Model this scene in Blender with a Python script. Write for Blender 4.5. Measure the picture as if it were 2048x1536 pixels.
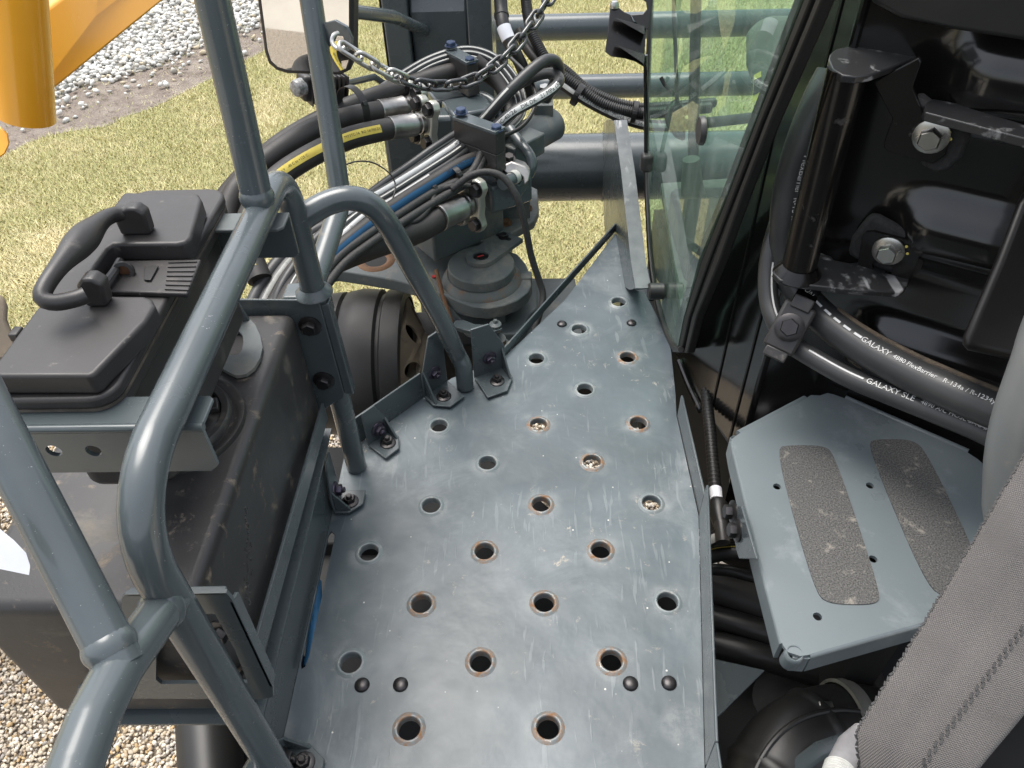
import bpy, bmesh, math, random
import numpy as np
from mathutils import Vector, Matrix
from mathutils.geometry import tessellate_polygon

for o in list(bpy.data.objects):
    bpy.data.objects.remove(o)
scene = bpy.context.scene
COL = scene.collection
rng = np.random.default_rng(7)
random.seed(7)

# ------------------------------------------------------------------ camera
# walkway surface is z = 0, machine's forward direction is +Y, ground is z = GZ
GZ = -1.45
CAM = np.array([0.24604, -0.41064, 0.99649])
PIT, YAW, ROL = [math.radians(a) for a in (43.2344, -1.31878, -1.69653)]
FPX, CX, CY = 1520.05, 1024.0, 768.0           # focal length in pixels of a 2048 x 1536 frame
_c, _s = math.cos(YAW), math.sin(YAW)
_R = np.array([[_c, -_s, 0], [_s, _c, 0], [0, 0, 1]])
_B = np.array([[1, 0, 0], [0, -math.sin(PIT), -math.cos(PIT)], [0, math.cos(PIT), -math.sin(PIT)]])
_cr, _sr = math.cos(ROL), math.sin(ROL)
_RR = np.array([[_cr, -_sr, 0], [_sr, _cr, 0], [0, 0, 1]])
MW = _RR @ _B @ _R                              # world -> camera (x right, y down, z forward)

cam_d = bpy.data.cameras.new('camera')
cam = bpy.data.objects.new('camera', cam_d)
COL.objects.link(cam)
_mc = MW.T @ np.diag([1, -1, -1])
cam.matrix_world = Matrix([[*_mc[0], CAM[0]], [*_mc[1], CAM[1]], [*_mc[2], CAM[2]], [0, 0, 0, 1]])
cam_d.sensor_fit = 'HORIZONTAL'
cam_d.sensor_width = 36.0
cam_d.lens = 36.0 * FPX / 2048.0
cam_d.clip_start, cam_d.clip_end = 0.02, 500
scene.camera = cam

# ------------------------------------------------------------------ sky, sun, exposure
SUN_EL, SUN_AZ = 70.0, -40.0                    # degrees; azimuth clockwise from +Y
w = bpy.data.worlds.new('World')
scene.world = w
w.use_nodes = True
nt = w.node_tree
nt.nodes.clear()
sky = nt.nodes.new('ShaderNodeTexSky')
sky.sky_type = 'NISHITA'
sky.sun_disc = False
sky.sun_elevation = math.radians(SUN_EL)
sky.sun_rotation = math.radians(SUN_AZ)
sky.dust_density = 4.0
sky.air_density = 1.2
sky.ozone_density = 1.0
hs = nt.nodes.new('ShaderNodeHueSaturation')
hs.inputs['Saturation'].default_value = 0.38    # thin bright overcast
bg = nt.nodes.new('ShaderNodeBackground')
bg.inputs['Strength'].default_value = 0.15
wo = nt.nodes.new('ShaderNodeOutputWorld')
nt.links.new(sky.outputs[0], hs.inputs['Color'])
nt.links.new(hs.outputs[0], bg.inputs['Color'])
nt.links.new(bg.outputs[0], wo.inputs['Surface'])
sd = bpy.data.lights.new('sun', 'SUN')
sd.energy = 1.3
sd.angle = math.radians(42)
sd.color = (1.0, 0.96, 0.9)
sun = bpy.data.objects.new('sun', sd)
COL.objects.link(sun)
_el, _az = math.radians(SUN_EL), math.radians(SUN_AZ)
_sdir = Vector((math.sin(_az) * math.cos(_el), math.cos(_az) * math.cos(_el), math.sin(_el)))
sun.rotation_euler = _sdir.to_track_quat('Z', 'Y').to_euler()
scene.view_settings.view_transform = 'Standard'
scene.view_settings.look = 'None'
scene.view_settings.exposure = 1.0
scene.view_settings.gamma = 1.0
try:
    scene.cycles.max_bounces = 8
    scene.cycles.transparent_max_bounces = 12
    scene.cycles.use_denoising = True
except Exception:
    pass

# ------------------------------------------------------------------ measuring
def _ray(x, y):
    return MW.T @ np.array([(x - CX) / FPX, (y - CY) / FPX, 1.0])
def Z(x, y, z=0.0):
    r = _ray(x, y); return CAM + r * (z - CAM[2]) / r[2]
def X(x, y, vx):
    r = _ray(x, y); return CAM + r * (vx - CAM[0]) / r[0]
def Y(x, y, vy):
    r = _ray(x, y); return CAM + r * (vy - CAM[1]) / r[1]
def D(x, y, d):
    return CAM + _ray(x, y) * d
def ON(x, y, p0, n):
    p0 = np.asarray(p0, float); n = np.asarray(n, float)
    r = _ray(x, y); return CAM + r * (np.dot(p0 - CAM, n) / np.dot(r, n))
def V3(*a):
    return np.array(a, float)
def unit(v):
    v = np.asarray(v, float); return v / (np.linalg.norm(v) + 1e-12)
def perp(n):
    n = unit(n)
    a = V3(0, 0, 1) if abs(n[2]) < 0.9 else V3(1, 0, 0)
    u = unit(np.cross(a, n)); return u, np.cross(n, u)
def offset_of(p, dz=0.0):
    return np.asarray(p, float) + V3(0, 0, dz)

# ------------------------------------------------------------------ paths
def fillet(pts, rad, n=8):
    pts = [np.asarray(p, float) for p in pts]
    out = [pts[0]]
    for i in range(1, len(pts) - 1):
        r = rad[i - 1] if isinstance(rad, (list, tuple)) else rad
        a, b, c = pts[i - 1], pts[i], pts[i + 1]
        d1, d2 = unit(a - b), unit(c - b)
        ang = math.acos(max(-1, min(1, float(np.dot(d1, d2)))))
        t = min(r / math.tan(ang / 2), 0.49 * np.linalg.norm(a - b), 0.49 * np.linalg.norm(c - b))
        p, q = b + d1 * t, b + d2 * t
        for k in range(n + 1):
            s = k / n
            out.append((1 - s) ** 2 * p + 2 * s * (1 - s) * (b * 0.82 + 0.18 * (p + q) / 2) + s * s * q)
    out.append(pts[-1])
    return out
def spline(pts, n=8):
    P = [np.asarray(p, float) for p in pts]
    P = [2 * P[0] - P[1]] + P + [2 * P[-1] - P[-2]]
    out = []
    for i in range(1, len(P) - 2):
        a, b, c, d = P[i - 1], P[i], P[i + 1], P[i + 2]
        for k in range(n):
            t = k / n
            out.append(0.5 * (2 * b + (c - a) * t + (2 * a - 5 * b + 4 * c - d) * t * t + (3 * b - a - 3 * c + d) * t ** 3))
    out.append(P[-2])
    return out
def resample(path, step):
    P = np.array(path); L = np.r_[0, np.cumsum(np.linalg.norm(np.diff(P, axis=0), axis=1))]
    m = max(2, int(L[-1] / step) + 1)
    s = np.linspace(0, L[-1], m)
    return [np.array([np.interp(t, L, P[:, k]) for k in range(3)]) for t in s]
def frames(path, up=None):
    P = np.array(path)
    T = np.gradient(P, axis=0)
    T /= np.linalg.norm(T, axis=1)[:, None] + 1e-12
    u = unit(np.cross(T[0], V3(*up))) if up is not None else perp(T[0])[0]
    U = []
    for t in T:
        u = u - t * np.dot(u, t); u = unit(u); U.append(u)
    U = np.array(U)
    return P, T, U, np.cross(T, U)

# ------------------------------------------------------------------ mesh builder
class MB:
    def __init__(s):
        s.v = []; s.f = []
    def add(s, vs, fs):
        b = len(s.v)
        s.v.extend([tuple(map(float, p)) for p in vs])
        s.f.extend([tuple(i + b for i in f) for f in fs])
        return s
    def box(s, c, size, ax=None):
        c = np.asarray(c, float); h = np.asarray(size, float) / 2
        ax = np.eye(3) if ax is None else np.array([unit(a) for a in ax])
        vs = [c + ax[0] * h[0] * i + ax[1] * h[1] * j + ax[2] * h[2] * k for k in (-1, 1) for j in (-1, 1) for i in (-1, 1)]
        return s.add(vs, [(0, 2, 3, 1), (4, 5, 7, 6), (0, 1, 5, 4), (2, 6, 7, 3), (0, 4, 6, 2), (1, 3, 7, 5)])
    def bar(s, a, b, w, t, n):
        """flat bar from a to b, width w across, thickness t along n"""
        a = np.asarray(a, float); b = np.asarray(b, float)
        d = unit(b - a); n = unit(np.asarray(n, float) - d * np.dot(n, d)); u = np.cross(d, n)
        return s.box((a + b) / 2, (np.linalg.norm(b - a), w, t), (d, u, n))
    def prism(s, poly, vec, holes=()):
        poly = [np.asarray(p, float) for p in poly]; vec = np.asarray(vec, float)
        loops = [poly] + [[np.asarray(p, float) for p in h] for h in holes]
        flat = [p for l in loops for p in l]
        n = len(flat)
        if holes:
            nn = np.zeros(3)
            for i in range(len(poly)):
                nn += np.cross(poly[i], poly[(i + 1) % len(poly)])
            u, v = perp(nn)
            tris = tessellate_polygon([[Vector((float(np.dot(p, u)), float(np.dot(p, v)), 0)) for p in l] for l in loops])
            fs = [tuple(t) for t in tris]
            # make all triangles agree in winding
            def tw(t):
                a, b, c = (flat[i] for i in t); return np.dot(np.cross(b - a, c - a), nn)
            fs = [t if tw(t) > 0 else t[::-1] for t in fs]
        else:
            fs = [tuple(range(n))]
        flip = False
        nn = np.zeros(3)
        for i in range(len(poly)):
            nn += np.cross(poly[i], poly[(i + 1) % len(poly)])
        if np.dot(nn, vec) > 0:
            flip = True
        top = fs if not flip else [t[::-1] for t in fs]
        bot = [tuple(i + n for i in t[::-1]) for t in top]
        side = []
        b = 0
        for k, l in enumerate(loops):
            m = len(l)
            ll = np.zeros(3)
            for i in range(m):
                ll += np.cross(l[i], l[(i + 1) % m])
            same = np.dot(ll, nn) > 0
            fl = flip if (k == 0) else (flip if not same else not flip)
            if k > 0 and not same:
                fl = flip
            for i in range(m):
                q = (b + i, b + n + i, b + n + (i + 1) % m, b + (i + 1) % m)
                side.append(q if not fl else q[::-1])
            b += m
        return s.add(flat + [p + vec for p in flat], top + bot + side)
    def tube(s, path, r, seg=14, caps=True, squash=None, up=None):
        P, T, U, W = frames(path, up)
        n = len(P)
        R = r if hasattr(r, '__len__') else [r] * n
        vs = []
        for i in range(n):
            for k in range(seg):
                a = 2 * math.pi * k / seg
                cu, sw = math.cos(a), math.sin(a)
                if squash: cu *= squash[0]; sw *= squash[1]
                vs.append(P[i] + R[i] * (U[i] * cu + W[i] * sw))
        fs = [(i * seg + k, i * seg + (k + 1) % seg, (i + 1) * seg + (k + 1) % seg, (i + 1) * seg + k) for i in range(n - 1) for k in range(seg)]
        if caps:
            fs.append(tuple(range(seg))[::-1]); fs.append(tuple((n - 1) * seg + k for k in range(seg)))
        return s.add(vs, fs)
    def lathe(s, prof, o, axis, seg=24, arc=None):
        o = np.asarray(o, float); n = unit(axis); u, v = perp(n)
        vs = []
        for (r, h) in prof:
            for k in range(seg):
                a = 2 * math.pi * k / seg
                vs.append(o + n * h + r * (u * math.cos(a) + v * math.sin(a)))
        m = len(prof)
        fs = [(i * seg + k, i * seg + (k + 1) % seg, (i + 1) * seg + (k + 1) % seg, (i + 1) * seg + k) for i in range(m - 1) for k in range(seg)]
        if prof[0][0] > 1e-6: pass
        return s.add(vs, fs)
    def cyl(s, a, b, r, seg=20, r2=None):
        a = np.asarray(a, float); b = np.asarray(b, float)
        h = np.linalg.norm(b - a); r2 = r if r2 is None else r2
        return s.lathe([(0, 0), (r, 0), (r2, h), (0, h)], a, b - a, seg)
    def hexa(s, o, axis, r, h):
        return s.lathe([(0, 0), (r, 0), (r, h * .82), (r * .88, h), (0, h)], o, axis, 6)
    def grid(s, fn, nu, nv, closed_u=False):
        vs = [fn(i / (nu if closed_u else nu - 1), j / (nv - 1)) for j in range(nv) for i in range(nu)]
        m = nu if closed_u else nu - 1
        fs = [(j * nu + i, j * nu + (i + 1) % nu, (j + 1) * nu + (i + 1) % nu, (j + 1) * nu + i) for j in range(nv - 1) for i in range(m)]
        return s.add(vs, fs)

def mesh_of(name, mb, off=(0, 0, 0), angle=35, smooth=True):
    me = bpy.data.meshes.new(name)
    off = np.asarray(off, float)
    me.from_pydata([tuple(np.asarray(p) - off) for p in mb.v], [], mb.f)
    me.update()
    bm = bmesh.new(); bm.from_mesh(me)
    bmesh.ops.remove_doubles(bm, verts=bm.verts, dist=1e-6)
    bmesh.ops.recalc_face_normals(bm, faces=bm.faces)
    bm.to_mesh(me); bm.free()
    if smooth:
        me.polygons.foreach_set('use_smooth', [True] * len(me.polygons))
        me.set_sharp_from_angle(angle=math.radians(angle))
    return me

ROOT = {}
def root_off(p):
    return ROOT.get(p.name, np.zeros(3)) if p is not None else np.zeros(3)
def link(o, parent=None):
    COL.objects.link(o)
    if parent is not None:
        o.parent = parent
        ROOT[o.name] = root_off(parent)
    return o
def thing(name, label, cat, base=(0, 0, 0), group=None):
    o = bpy.data.objects.new(name, None)
    o.empty_display_size = 0.05
    o.location = [float(c) for c in base]
    COL.objects.link(o)
    ROOT[o.name] = np.asarray(base, float)
    o['label'] = label; o['category'] = cat
    if group: o['group'] = group
    return o
def part(name, mb, mat, parent, bevel=0, angle=35, label=None, seg=2):
    me = mesh_of(name, mb, root_off(parent), angle)
    me.materials.append(mat)
    o = link(bpy.data.objects.new(name, me), parent)
    if bevel:
        m = o.modifiers.new('bevel', 'BEVEL'); m.width = bevel; m.segments = seg; m.limit_method = 'ANGLE'; m.angle_limit = math.radians(40)
        m.harden_normals = False
    if label: o['label'] = label
    return o
def solo(name, mb, mat, label, cat, bevel=0, angle=35, group=None, kind=None):
    vs = np.array(mb.v); base = V3((vs[:, 0].min() + vs[:, 0].max()) / 2, (vs[:, 1].min() + vs[:, 1].max()) / 2, vs[:, 2].min())
    me = mesh_of(name, mb, base, angle)
    me.materials.append(mat)
    o = bpy.data.objects.new(name, me); o.location = base.tolist()
    COL.objects.link(o); ROOT[o.name] = base
    if bevel:
        m = o.modifiers.new('bevel', 'BEVEL'); m.width = bevel; m.segments = 2; m.limit_method = 'ANGLE'; m.angle_limit = math.radians(40)
    if kind:
        o['kind'] = kind
    if label:
        o['label'] = label
    if cat and kind != 'structure':
        o['category'] = cat
    if group: o['group'] = group
    return o
def inst(name, me, parent, loc, axis=(0, 0, 1), spin=0.0, scale=1.0):
    """a copy of shared mesh data (built along +Z at the origin) as a part"""
    o = link(bpy.data.objects.new(name, me), parent)
    q = Vector([float(c) for c in axis]).to_track_quat('Z', 'Y')
    m = Matrix.Translation(Vector((np.asarray(loc, float) - root_off(parent)).tolist())) @ q.to_matrix().to_4x4() @ Matrix.Rotation(spin, 4, 'Z') @ Matrix.Scale(scale, 4)
    o.matrix_local = m
    return o

def text_mesh(txt, size, bold=False):
    cu = bpy.data.curves.new('printed', 'FONT')
    cu.body = txt; cu.size = size; cu.resolution_u = 2
    o = bpy.data.objects.new('printed_tmp', cu)
    COL.objects.link(o)
    dg = bpy.context.evaluated_depsgraph_get()
    me = o.evaluated_get(dg).to_mesh()
    vs = np.array([v.co[:] for v in me.vertices]); fs = [tuple(p.vertices) for p in me.polygons]
    o.evaluated_get(dg).to_mesh_clear()
    bpy.data.objects.remove(o); bpy.data.curves.remove(cu)
    if bold and len(vs): pass
    return vs, fs
def text_on_tube(txt, path, r, size, start, facing, mat, parent, name='printed_text', flip=False, shift=0.0):
    """wrap lettering on a hose: runs along the path from arc length `start`, centred on the side that looks along `facing`"""
    path = resample(path, 0.004)
    P, T, U, W = frames(path)
    L = np.r_[0, np.cumsum(np.linalg.norm(np.diff(P, axis=0), axis=1))]
    vs, fs = text_mesh(txt, size)
    if not len(vs): return None
    out = []
    yc = size * 0.33
    for (x, y, _z) in vs:
        s = start - x if flip else start + x
        yy = -(y - yc) if flip else (y - yc)
        s = min(max(s, 0), L[-1])
        p = np.array([np.interp(s, L, P[:, k]) for k in range(3)])
        t = unit([np.interp(s, L, T[:, k]) for k in range(3)])
        n = unit(np.asarray(facing(p) if callable(facing) else facing, float)); n = unit(n - t * np.dot(n, t))
        b = np.cross(n, t)
        a = (yy + shift) / r
        out.append(p + (r + 0.0004) * (n * math.cos(a) + b * math.sin(a)))
    mb = MB().add(out, fs)
    return part(name, mb, mat, parent)
def strip_on_tube(path, r, s0, s1, width, facing, mat, parent, name='stripe', shift=0.0, lift=0.0003):
    path = resample(path, 0.006)
    P, T, U, W = frames(path)
    L = np.r_[0, np.cumsum(np.linalg.norm(np.diff(P, axis=0), axis=1))]
    ss = np.linspace(s0, min(s1, L[-1]), max(2, int((s1 - s0) / 0.006)))
    out = []; m = 5
    for s in ss:
        p = np.array([np.interp(s, L, P[:, k]) for k in range(3)])
        t = unit([np.interp(s, L, T[:, k]) for k in range(3)])
        n = unit(np.asarray(facing(p) if callable(facing) else facing, float)); n = unit(n - t * np.dot(n, t)); b = np.cross(n, t)
        for k in range(m):
            a = (shift + width * (k / (m - 1) - .5)) / r
            out.append(p + (r + lift) * (n * math.cos(a) + b * math.sin(a)))
    fs = [(i * m + k, i * m + k + 1, (i + 1) * m + k + 1, (i + 1) * m + k) for i in range(len(ss) - 1) for k in range(m - 1)]
    return part(name, MB().add(out, fs), mat, parent)
def flat_text(txt, size, o, xdir, ydir, mat, parent, name='printed_text', lift=0.0005):
    vs, fs = text_mesh(txt, size)
    xd, yd = unit(xdir), unit(ydir); n = np.cross(xd, yd)
    return part(name, MB().add([np.asarray(o) + xd * v[0] + yd * v[1] + n * lift for v in vs], fs), mat, parent)
def to_cam(p):
    return CAM - np.asarray(p)

# ------------------------------------------------------------------ materials
def _node(nt, t, **kw):
    n = nt.nodes.new(t)
    for k, v in kw.items():
        setattr(n, k, v)
    return n
def pmat(name, col, rough=0.5, metal=0.0, var=None, vscale=8.0, bump=None, dirt=None, coat=0.0, rvar=0.0, specks=None, spec=0.5, scratches=None, dirt2=None, bump2=None):
    """var: second colour mixed by noise; bump: (scale, strength, dist); dirt: (colour, scale, lo, hi, roughness); specks: (colour, scale, size)"""
    m = bpy.data.materials.new(name); m.use_nodes = True
    nt = m.node_tree; b = nt.nodes['Principled BSDF']
    tc = _node(nt, 'ShaderNodeTexCoord')
    L = nt.links.new
    def noise(sc, det=6, rgh=0.6, dist=0.0):
        n = _node(nt, 'ShaderNodeTexNoise'); n.inputs['Scale'].default_value = sc; n.inputs['Detail'].default_value = det
        n.inputs['Roughness'].default_value = rgh; n.inputs['Distortion'].default_value = dist
        L(tc.outputs['Object'], n.inputs['Vector']); return n
    def ramp(src, lo, hi):
        r = _node(nt, 'ShaderNodeMapRange'); r.inputs['From Min'].default_value = lo; r.inputs['From Max'].default_value = hi
        r.clamp = True
        L(src, r.inputs['Value']); return r.outputs['Result']
    def mix(f, a, c):
        x = _node(nt, 'ShaderNodeMix'); x.data_type = 'RGBA'
        if hasattr(f, 'node'): L(f, x.inputs[0])
        else: x.inputs[0].default_value = f
        for s, i in ((a, 6), (c, 7)):
            if hasattr(s, 'node'): L(s, x.inputs[i])
            else: x.inputs[i].default_value = (*s, 1)
        return x.outputs[2]
    def fmix(f, a, c):
        x = _node(nt, 'ShaderNodeMix'); x.data_type = 'FLOAT'
        L(f, x.inputs[0])
        for s, i in ((a, 2), (c, 3)):
            if hasattr(s, 'node'): L(s, x.inputs[i])
            else: x.inputs[i].default_value = s
        return x.outputs[0]
    c = tuple(col); r = rough
    if var:
        c = mix(ramp(noise(vscale).outputs['Fac'], .35, .65), c, var)
    if rvar:
        r = ramp(noise(vscale * 1.7, 8).outputs['Fac'], .3, .7)
        rr = _node(nt, 'ShaderNodeMapRange'); rr.inputs['To Min'].default_value = max(.02, rough - rvar); rr.inputs['To Max'].default_value = rough + rvar
        L(r, rr.inputs['Value']); r = rr.outputs['Result']
    for dd in (dirt, dirt2):
        if dd:
            f = ramp(noise(dd[1], 9, .68, .3).outputs['Fac'], dd[2], dd[3])
            c = mix(f, c, dd[0]); r = fmix(f, r, dd[4] if len(dd) > 4 else .85)
    if scratches:
        mp = _node(nt, 'ShaderNodeMapping'); mp.inputs['Rotation'].default_value = (0, 0, scratches[3]); mp.inputs['Scale'].default_value = (scratches[1], scratches[1] * .16, scratches[1])
        L(tc.outputs['Object'], mp.inputs['Vector'])
        n = _node(nt, 'ShaderNodeTexNoise'); n.inputs['Scale'].default_value = 1.0; n.inputs['Detail'].default_value = 2
        L(mp.outputs[0], n.inputs['Vector'])
        f = ramp(n.outputs['Fac'], scratches[2], scratches[2] + .05)
        n2 = noise(7, 3); f2 = ramp(n2.outputs['Fac'], .50, .66)
        mm = _node(nt, 'ShaderNodeMath', operation='MULTIPLY'); L(f, mm.inputs[0]); L(f2, mm.inputs[1])
        c = mix(mm.outputs[0], c, scratches[0]); r = fmix(mm.outputs[0], r, .6)
    if specks:
        vo = _node(nt, 'ShaderNodeTexVoronoi'); vo.inputs['Scale'].default_value = specks[1]; vo.inputs['Randomness'].default_value = 1
        nz = noise(specks[1] * .8, 3)
        ad = _node(nt, 'ShaderNodeMix'); ad.data_type = 'RGBA'; ad.inputs[0].default_value = .06
        L(tc.outputs['Object'], ad.inputs[6]); L(nz.outputs['Color'], ad.inputs[7])
        L(ad.outputs[2], vo.inputs['Vector'])
        f = ramp(vo.outputs['Distance'], specks[2], specks[2] * .5)
        pick = _node(nt, 'ShaderNodeSeparateColor'); L(vo.outputs['Color'], pick.inputs[0])
        f3 = ramp(pick.outputs[0], specks[3] if len(specks) > 3 else .6, 1.0)
        mm = _node(nt, 'ShaderNodeMath', operation='MULTIPLY'); L(f, mm.inputs[0]); L(f3, mm.inputs[1])
        c = mix(mm.outputs[0], c, specks[0]); r = fmix(mm.outputs[0], r, .8)
    if hasattr(c, 'node'): L(c, b.inputs['Base Color'])
    else: b.inputs['Base Color'].default_value = (*c, 1)
    if hasattr(r, 'node'): L(r, b.inputs['Roughness'])
    else: b.inputs['Roughness'].default_value = r
    b.inputs['Metallic'].default_value = metal
    b.inputs['Specular IOR Level'].default_value = spec
    if coat:
        b.inputs['Coat Weight'].default_value = coat; b.inputs['Coat Roughness'].default_value = .12
    prev = None
    for bp in (bump, bump2):
        if bp:
            bn = _node(nt, 'ShaderNodeBump'); bn.inputs['Strength'].default_value = bp[1]; bn.inputs['Distance'].default_value = bp[2] if len(bp) > 2 else .002
            L(noise(bp[0], 4).outputs['Fac'], bn.inputs['Height'])
            if prev is not None: L(prev, bn.inputs['Normal'])
            prev = bn.outputs['Normal']
    if prev is not None: L(prev, b.inputs['Normal'])
    return m

DUST = (.36, .29, .21)
M = {}
M['paint'] = pmat('grey_blue_paint', (.064, .079, .084), .26, var=(.079, .095, .10), vscale=5, coat=.25, rvar=.07, dirt=(DUST, 14, .66, .86), bump=(60, .04, .001))
M['paint_rail'] = pmat('grey_blue_rail_paint', (.068, .083, .088), .24, var=(.086, .103, .109), vscale=6, coat=.3, rvar=.09, dirt=(DUST, 13, .63, .82), specks=((.42, .43, .42), 120, .16, .86), bump=(45, .07, .001))
M['paint_dusty'] = pmat('dusty_grey_paint', (.085, .10, .102), .5, var=(.115, .13, .13), vscale=7, dirt=((.30, .27, .22), 9, .5, .78), rvar=.12, bump=(70, .1, .001))
M['step'] = pmat('step_plate_paint', (.138, .163, .172), .32, var=(.16, .186, .195), vscale=4, coat=.15, rvar=.06, dirt=((.34, .37, .38), 16, .55, 1.0, .5), dirt2=((.42, .42, .40), 90, .68, .8, .6), bump=(60, .03, .001))
M['black_plastic'] = pmat('black_textured_plastic', (.026, .0245, .0245), .44, var=(.04, .037, .036), vscale=7, dirt=((.20, .18, .16), 14, .57, .80), dirt2=((.26, .24, .21), 60, .64, .78), rvar=.1, bump=(400, .12, .0006))
M['tank'] = pmat('dusty_black_tank', (.025, .0242, .0242), .42, var=(.042, .040, .0395), vscale=4, dirt=((.26, .23, .18), 9, .56, .80), dirt2=((.26, .21, .155), 46, .58, .74), rvar=.08, bump=(300, .15, .001))
M['rubber'] = pmat('black_hose_rubber', (.018, .017, .016), .55, var=(.03, .027, .025), vscale=10, dirt=((.12, .10, .08), 22, .62, .85), rvar=.08, bump=(220, .1, .001))
M['hose_gloss'] = pmat('smooth_hose_rubber', (.03, .031, .032), .38, var=(.045, .046, .046), vscale=12, rvar=.08)
M['rubber_dark'] = pmat('dark_rubber', (.011, .011, .011), .42, var=(.02, .019, .018), vscale=8, dirt=((.13, .11, .09), 20, .66, .9), bump=(90, .08, .001))
M['cab_black'] = pmat('gloss_black_cab_paint', (.0075, .0070, .0068), .17, spec=.5, coat=.4, rvar=.04, dirt=((.06, .055, .05), 24, .68, .95, .4), bump=(18, .015, .002))
M['cab_satin'] = pmat('satin_black_paint', (.0085, .0078, .0075), .34, spec=.3, rvar=.06, dirt=((.10, .09, .08), 20, .64, .9, .6))
M['black_metal'] = pmat('black_bracket_paint', (.0070, .0062, .0058), .22, spec=.45, rvar=.06, dirt=((.16, .15, .14), 26, .62, .82, .6))
M['scuffed_black'] = pmat('scuffed_black_plate', (.020, .020, .021), .34, rvar=.08, dirt=((.34, .34, .34), 30, .56, .72, .6), scratches=((.5, .5, .5), 60, .6, .9))
M['seal'] = pmat('rubber_seal', (.009, .0085, .008), .55, spec=.35, var=(.016, .0145, .0135), vscale=16, bump=(90, .1, .001))
M['steel'] = pmat('plated_steel', (.56, .55, .52), .32, metal=1.0, var=(.42, .41, .38), vscale=20, rvar=.1, dirt=((.25, .21, .17), 30, .64, .85))
M['crimp'] = pmat('crimped_ferrule_steel', (.40, .39, .37), .38, metal=1.0, var=(.28, .27, .26), vscale=26, rvar=.1, dirt=((.22, .18, .14), 24, .62, .8))
M['zinc'] = pmat('zinc_clamp', (.52, .52, .46), .42, metal=.75, var=(.40, .40, .35), vscale=16, rvar=.08, dirt=((.25, .22, .18), 24, .64, .85))
M['dark_steel'] = pmat('dark_plated_bolt', (.045, .043, .044), .34, metal=.8, var=(.08, .075, .075), vscale=30, dirt=((.2, .17, .14), 60, .62, .8))
M['rust'] = pmat('rusty_steel', (.13, .062, .030), .75, var=(.20, .105, .052), vscale=30, dirt=((.07, .05, .04), 30, .55, .7), bump=(120, .2, .001))
M['rust_paint'] = pmat('paint_with_rust', (.085, .10, .10), .5, var=(.11, .12, .115), vscale=8, dirt=((.2, .10, .045), 26, .53, .66), bump=(100, .1, .001))
M['seam'] = pmat('dusty_lid_seam', (.16, .14, .115), .8, var=(.05, .045, .04), vscale=30)
M['rim_worn'] = pmat('worn_hole_rim', (.16, .18, .185), .34, var=(.22, .23, .225), vscale=40, metal=.15, dirt=((.24, .125, .055), 60, .46, .63), dirt2=((.6, .58, .52), 90, .64, .74, .5))
M['yellow'] = pmat('yellow_machine_paint', (.80, .35, .022), .22, var=(.84, .39, .03), vscale=2.5, coat=.4, rvar=.06, dirt=((.55, .34, .12), 18, .66, .95, .5), bump=(50, .05, .001))
M['yellow_ink'] = pmat('yellow_hose_stripe', (.62, .50, .09), .6, var=(.5, .38, .06), vscale=30, dirt=((.12, .1, .06), 40, .62, .75))
M['white_ink'] = pmat('white_print', (.68, .68, .66), .55, dirt=((.25, .24, .22), 70, .6, .72))
M['white_soft'] = pmat('pale_hose_stripe', (.52, .52, .49), .55, var=(.40, .40, .37), vscale=50, dirt=((.1, .1, .09), 60, .6, .7))
M['black_ink'] = pmat('black_print', (.014, .014, .014), .6)
M['blue_hose'] = pmat('blue_stripe', (.012, .085, .19), .5, var=(.01, .06, .14), vscale=20, dirt=((.02, .03, .04), 30, .6, .8))
M['blue_tape'] = pmat('blue_sleeve', (.09, .34, .66), .5, var=(.07, .28, .58), vscale=20)
M['white_paper'] = pmat('white_tag', (.68, .69, .73), .7, var=(.74, .75, .78), vscale=20)
M['braid'] = pmat('braided_sleeve', (.014, .014, .014), .6, var=(.035, .034, .033), vscale=260, bump=(500, .5, .001))
M['grip'] = pmat('abrasive_grip', (.026, .026, .026), .9, var=(.15, .147, .14), vscale=520, dirt=((.42, .38, .32), 46, .58, .78), bump=(420, .5, .001))
M['galv'] = pmat('bare_steel_edge', (.075, .085, .09), .5, metal=.1, var=(.12, .13, .135), vscale=30, scratches=((.45, .45, .45), 60, .6, .3))
M['foam'] = pmat('black_foam', (.022, .021, .021), .95, var=(.035, .034, .034), vscale=200, bump=(260, .6, .002))
M['red_mark'] = pmat('red_paint_mark', (.62, .05, .05), .5)
M['yellow_mark'] = pmat('yellow_paint_dot', (.60, .50, .12), .5)
M['blue_mark'] = pmat('blue_bolt_head', (.03, .05, .11), .3, metal=.6, var=(.10, .13, .2), vscale=60)
M['purple_nut'] = pmat('violet_tinted_nut', (.075, .06, .10), .35, metal=.8, var=(.10, .095, .10), vscale=40)
M['rimdust'] = pmat('dusty_wheel_rim', (.14, .115, .085), .8, var=(.20, .16, .115), vscale=9, dirt=((.08, .06, .045), 20, .58, .75), bump=(60, .2, .002))
M['tyre'] = pmat('smooth_black_tyre', (.022, .0212, .021), .5, var=(.034, .032, .031), vscale=6, dirt=((.28, .22, .16), 10, .66, .84), dirt2=((.26, .21, .15), 70, .66, .78), bump=(260, .12, .001))
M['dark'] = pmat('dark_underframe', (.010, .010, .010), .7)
M['seat'] = pmat('grey_seat_fabric', (.10, .105, .095), .9, var=(.13, .135, .12), vscale=60, bump=(300, .3, .001))
M['mirror'] = pmat('mirror_face', (.85, .85, .85), .02, metal=1.0)
M['lens'] = pmat('lamp_lens', (.12, .12, .12), .15, var=(.35, .35, .35), vscale=120)

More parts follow.
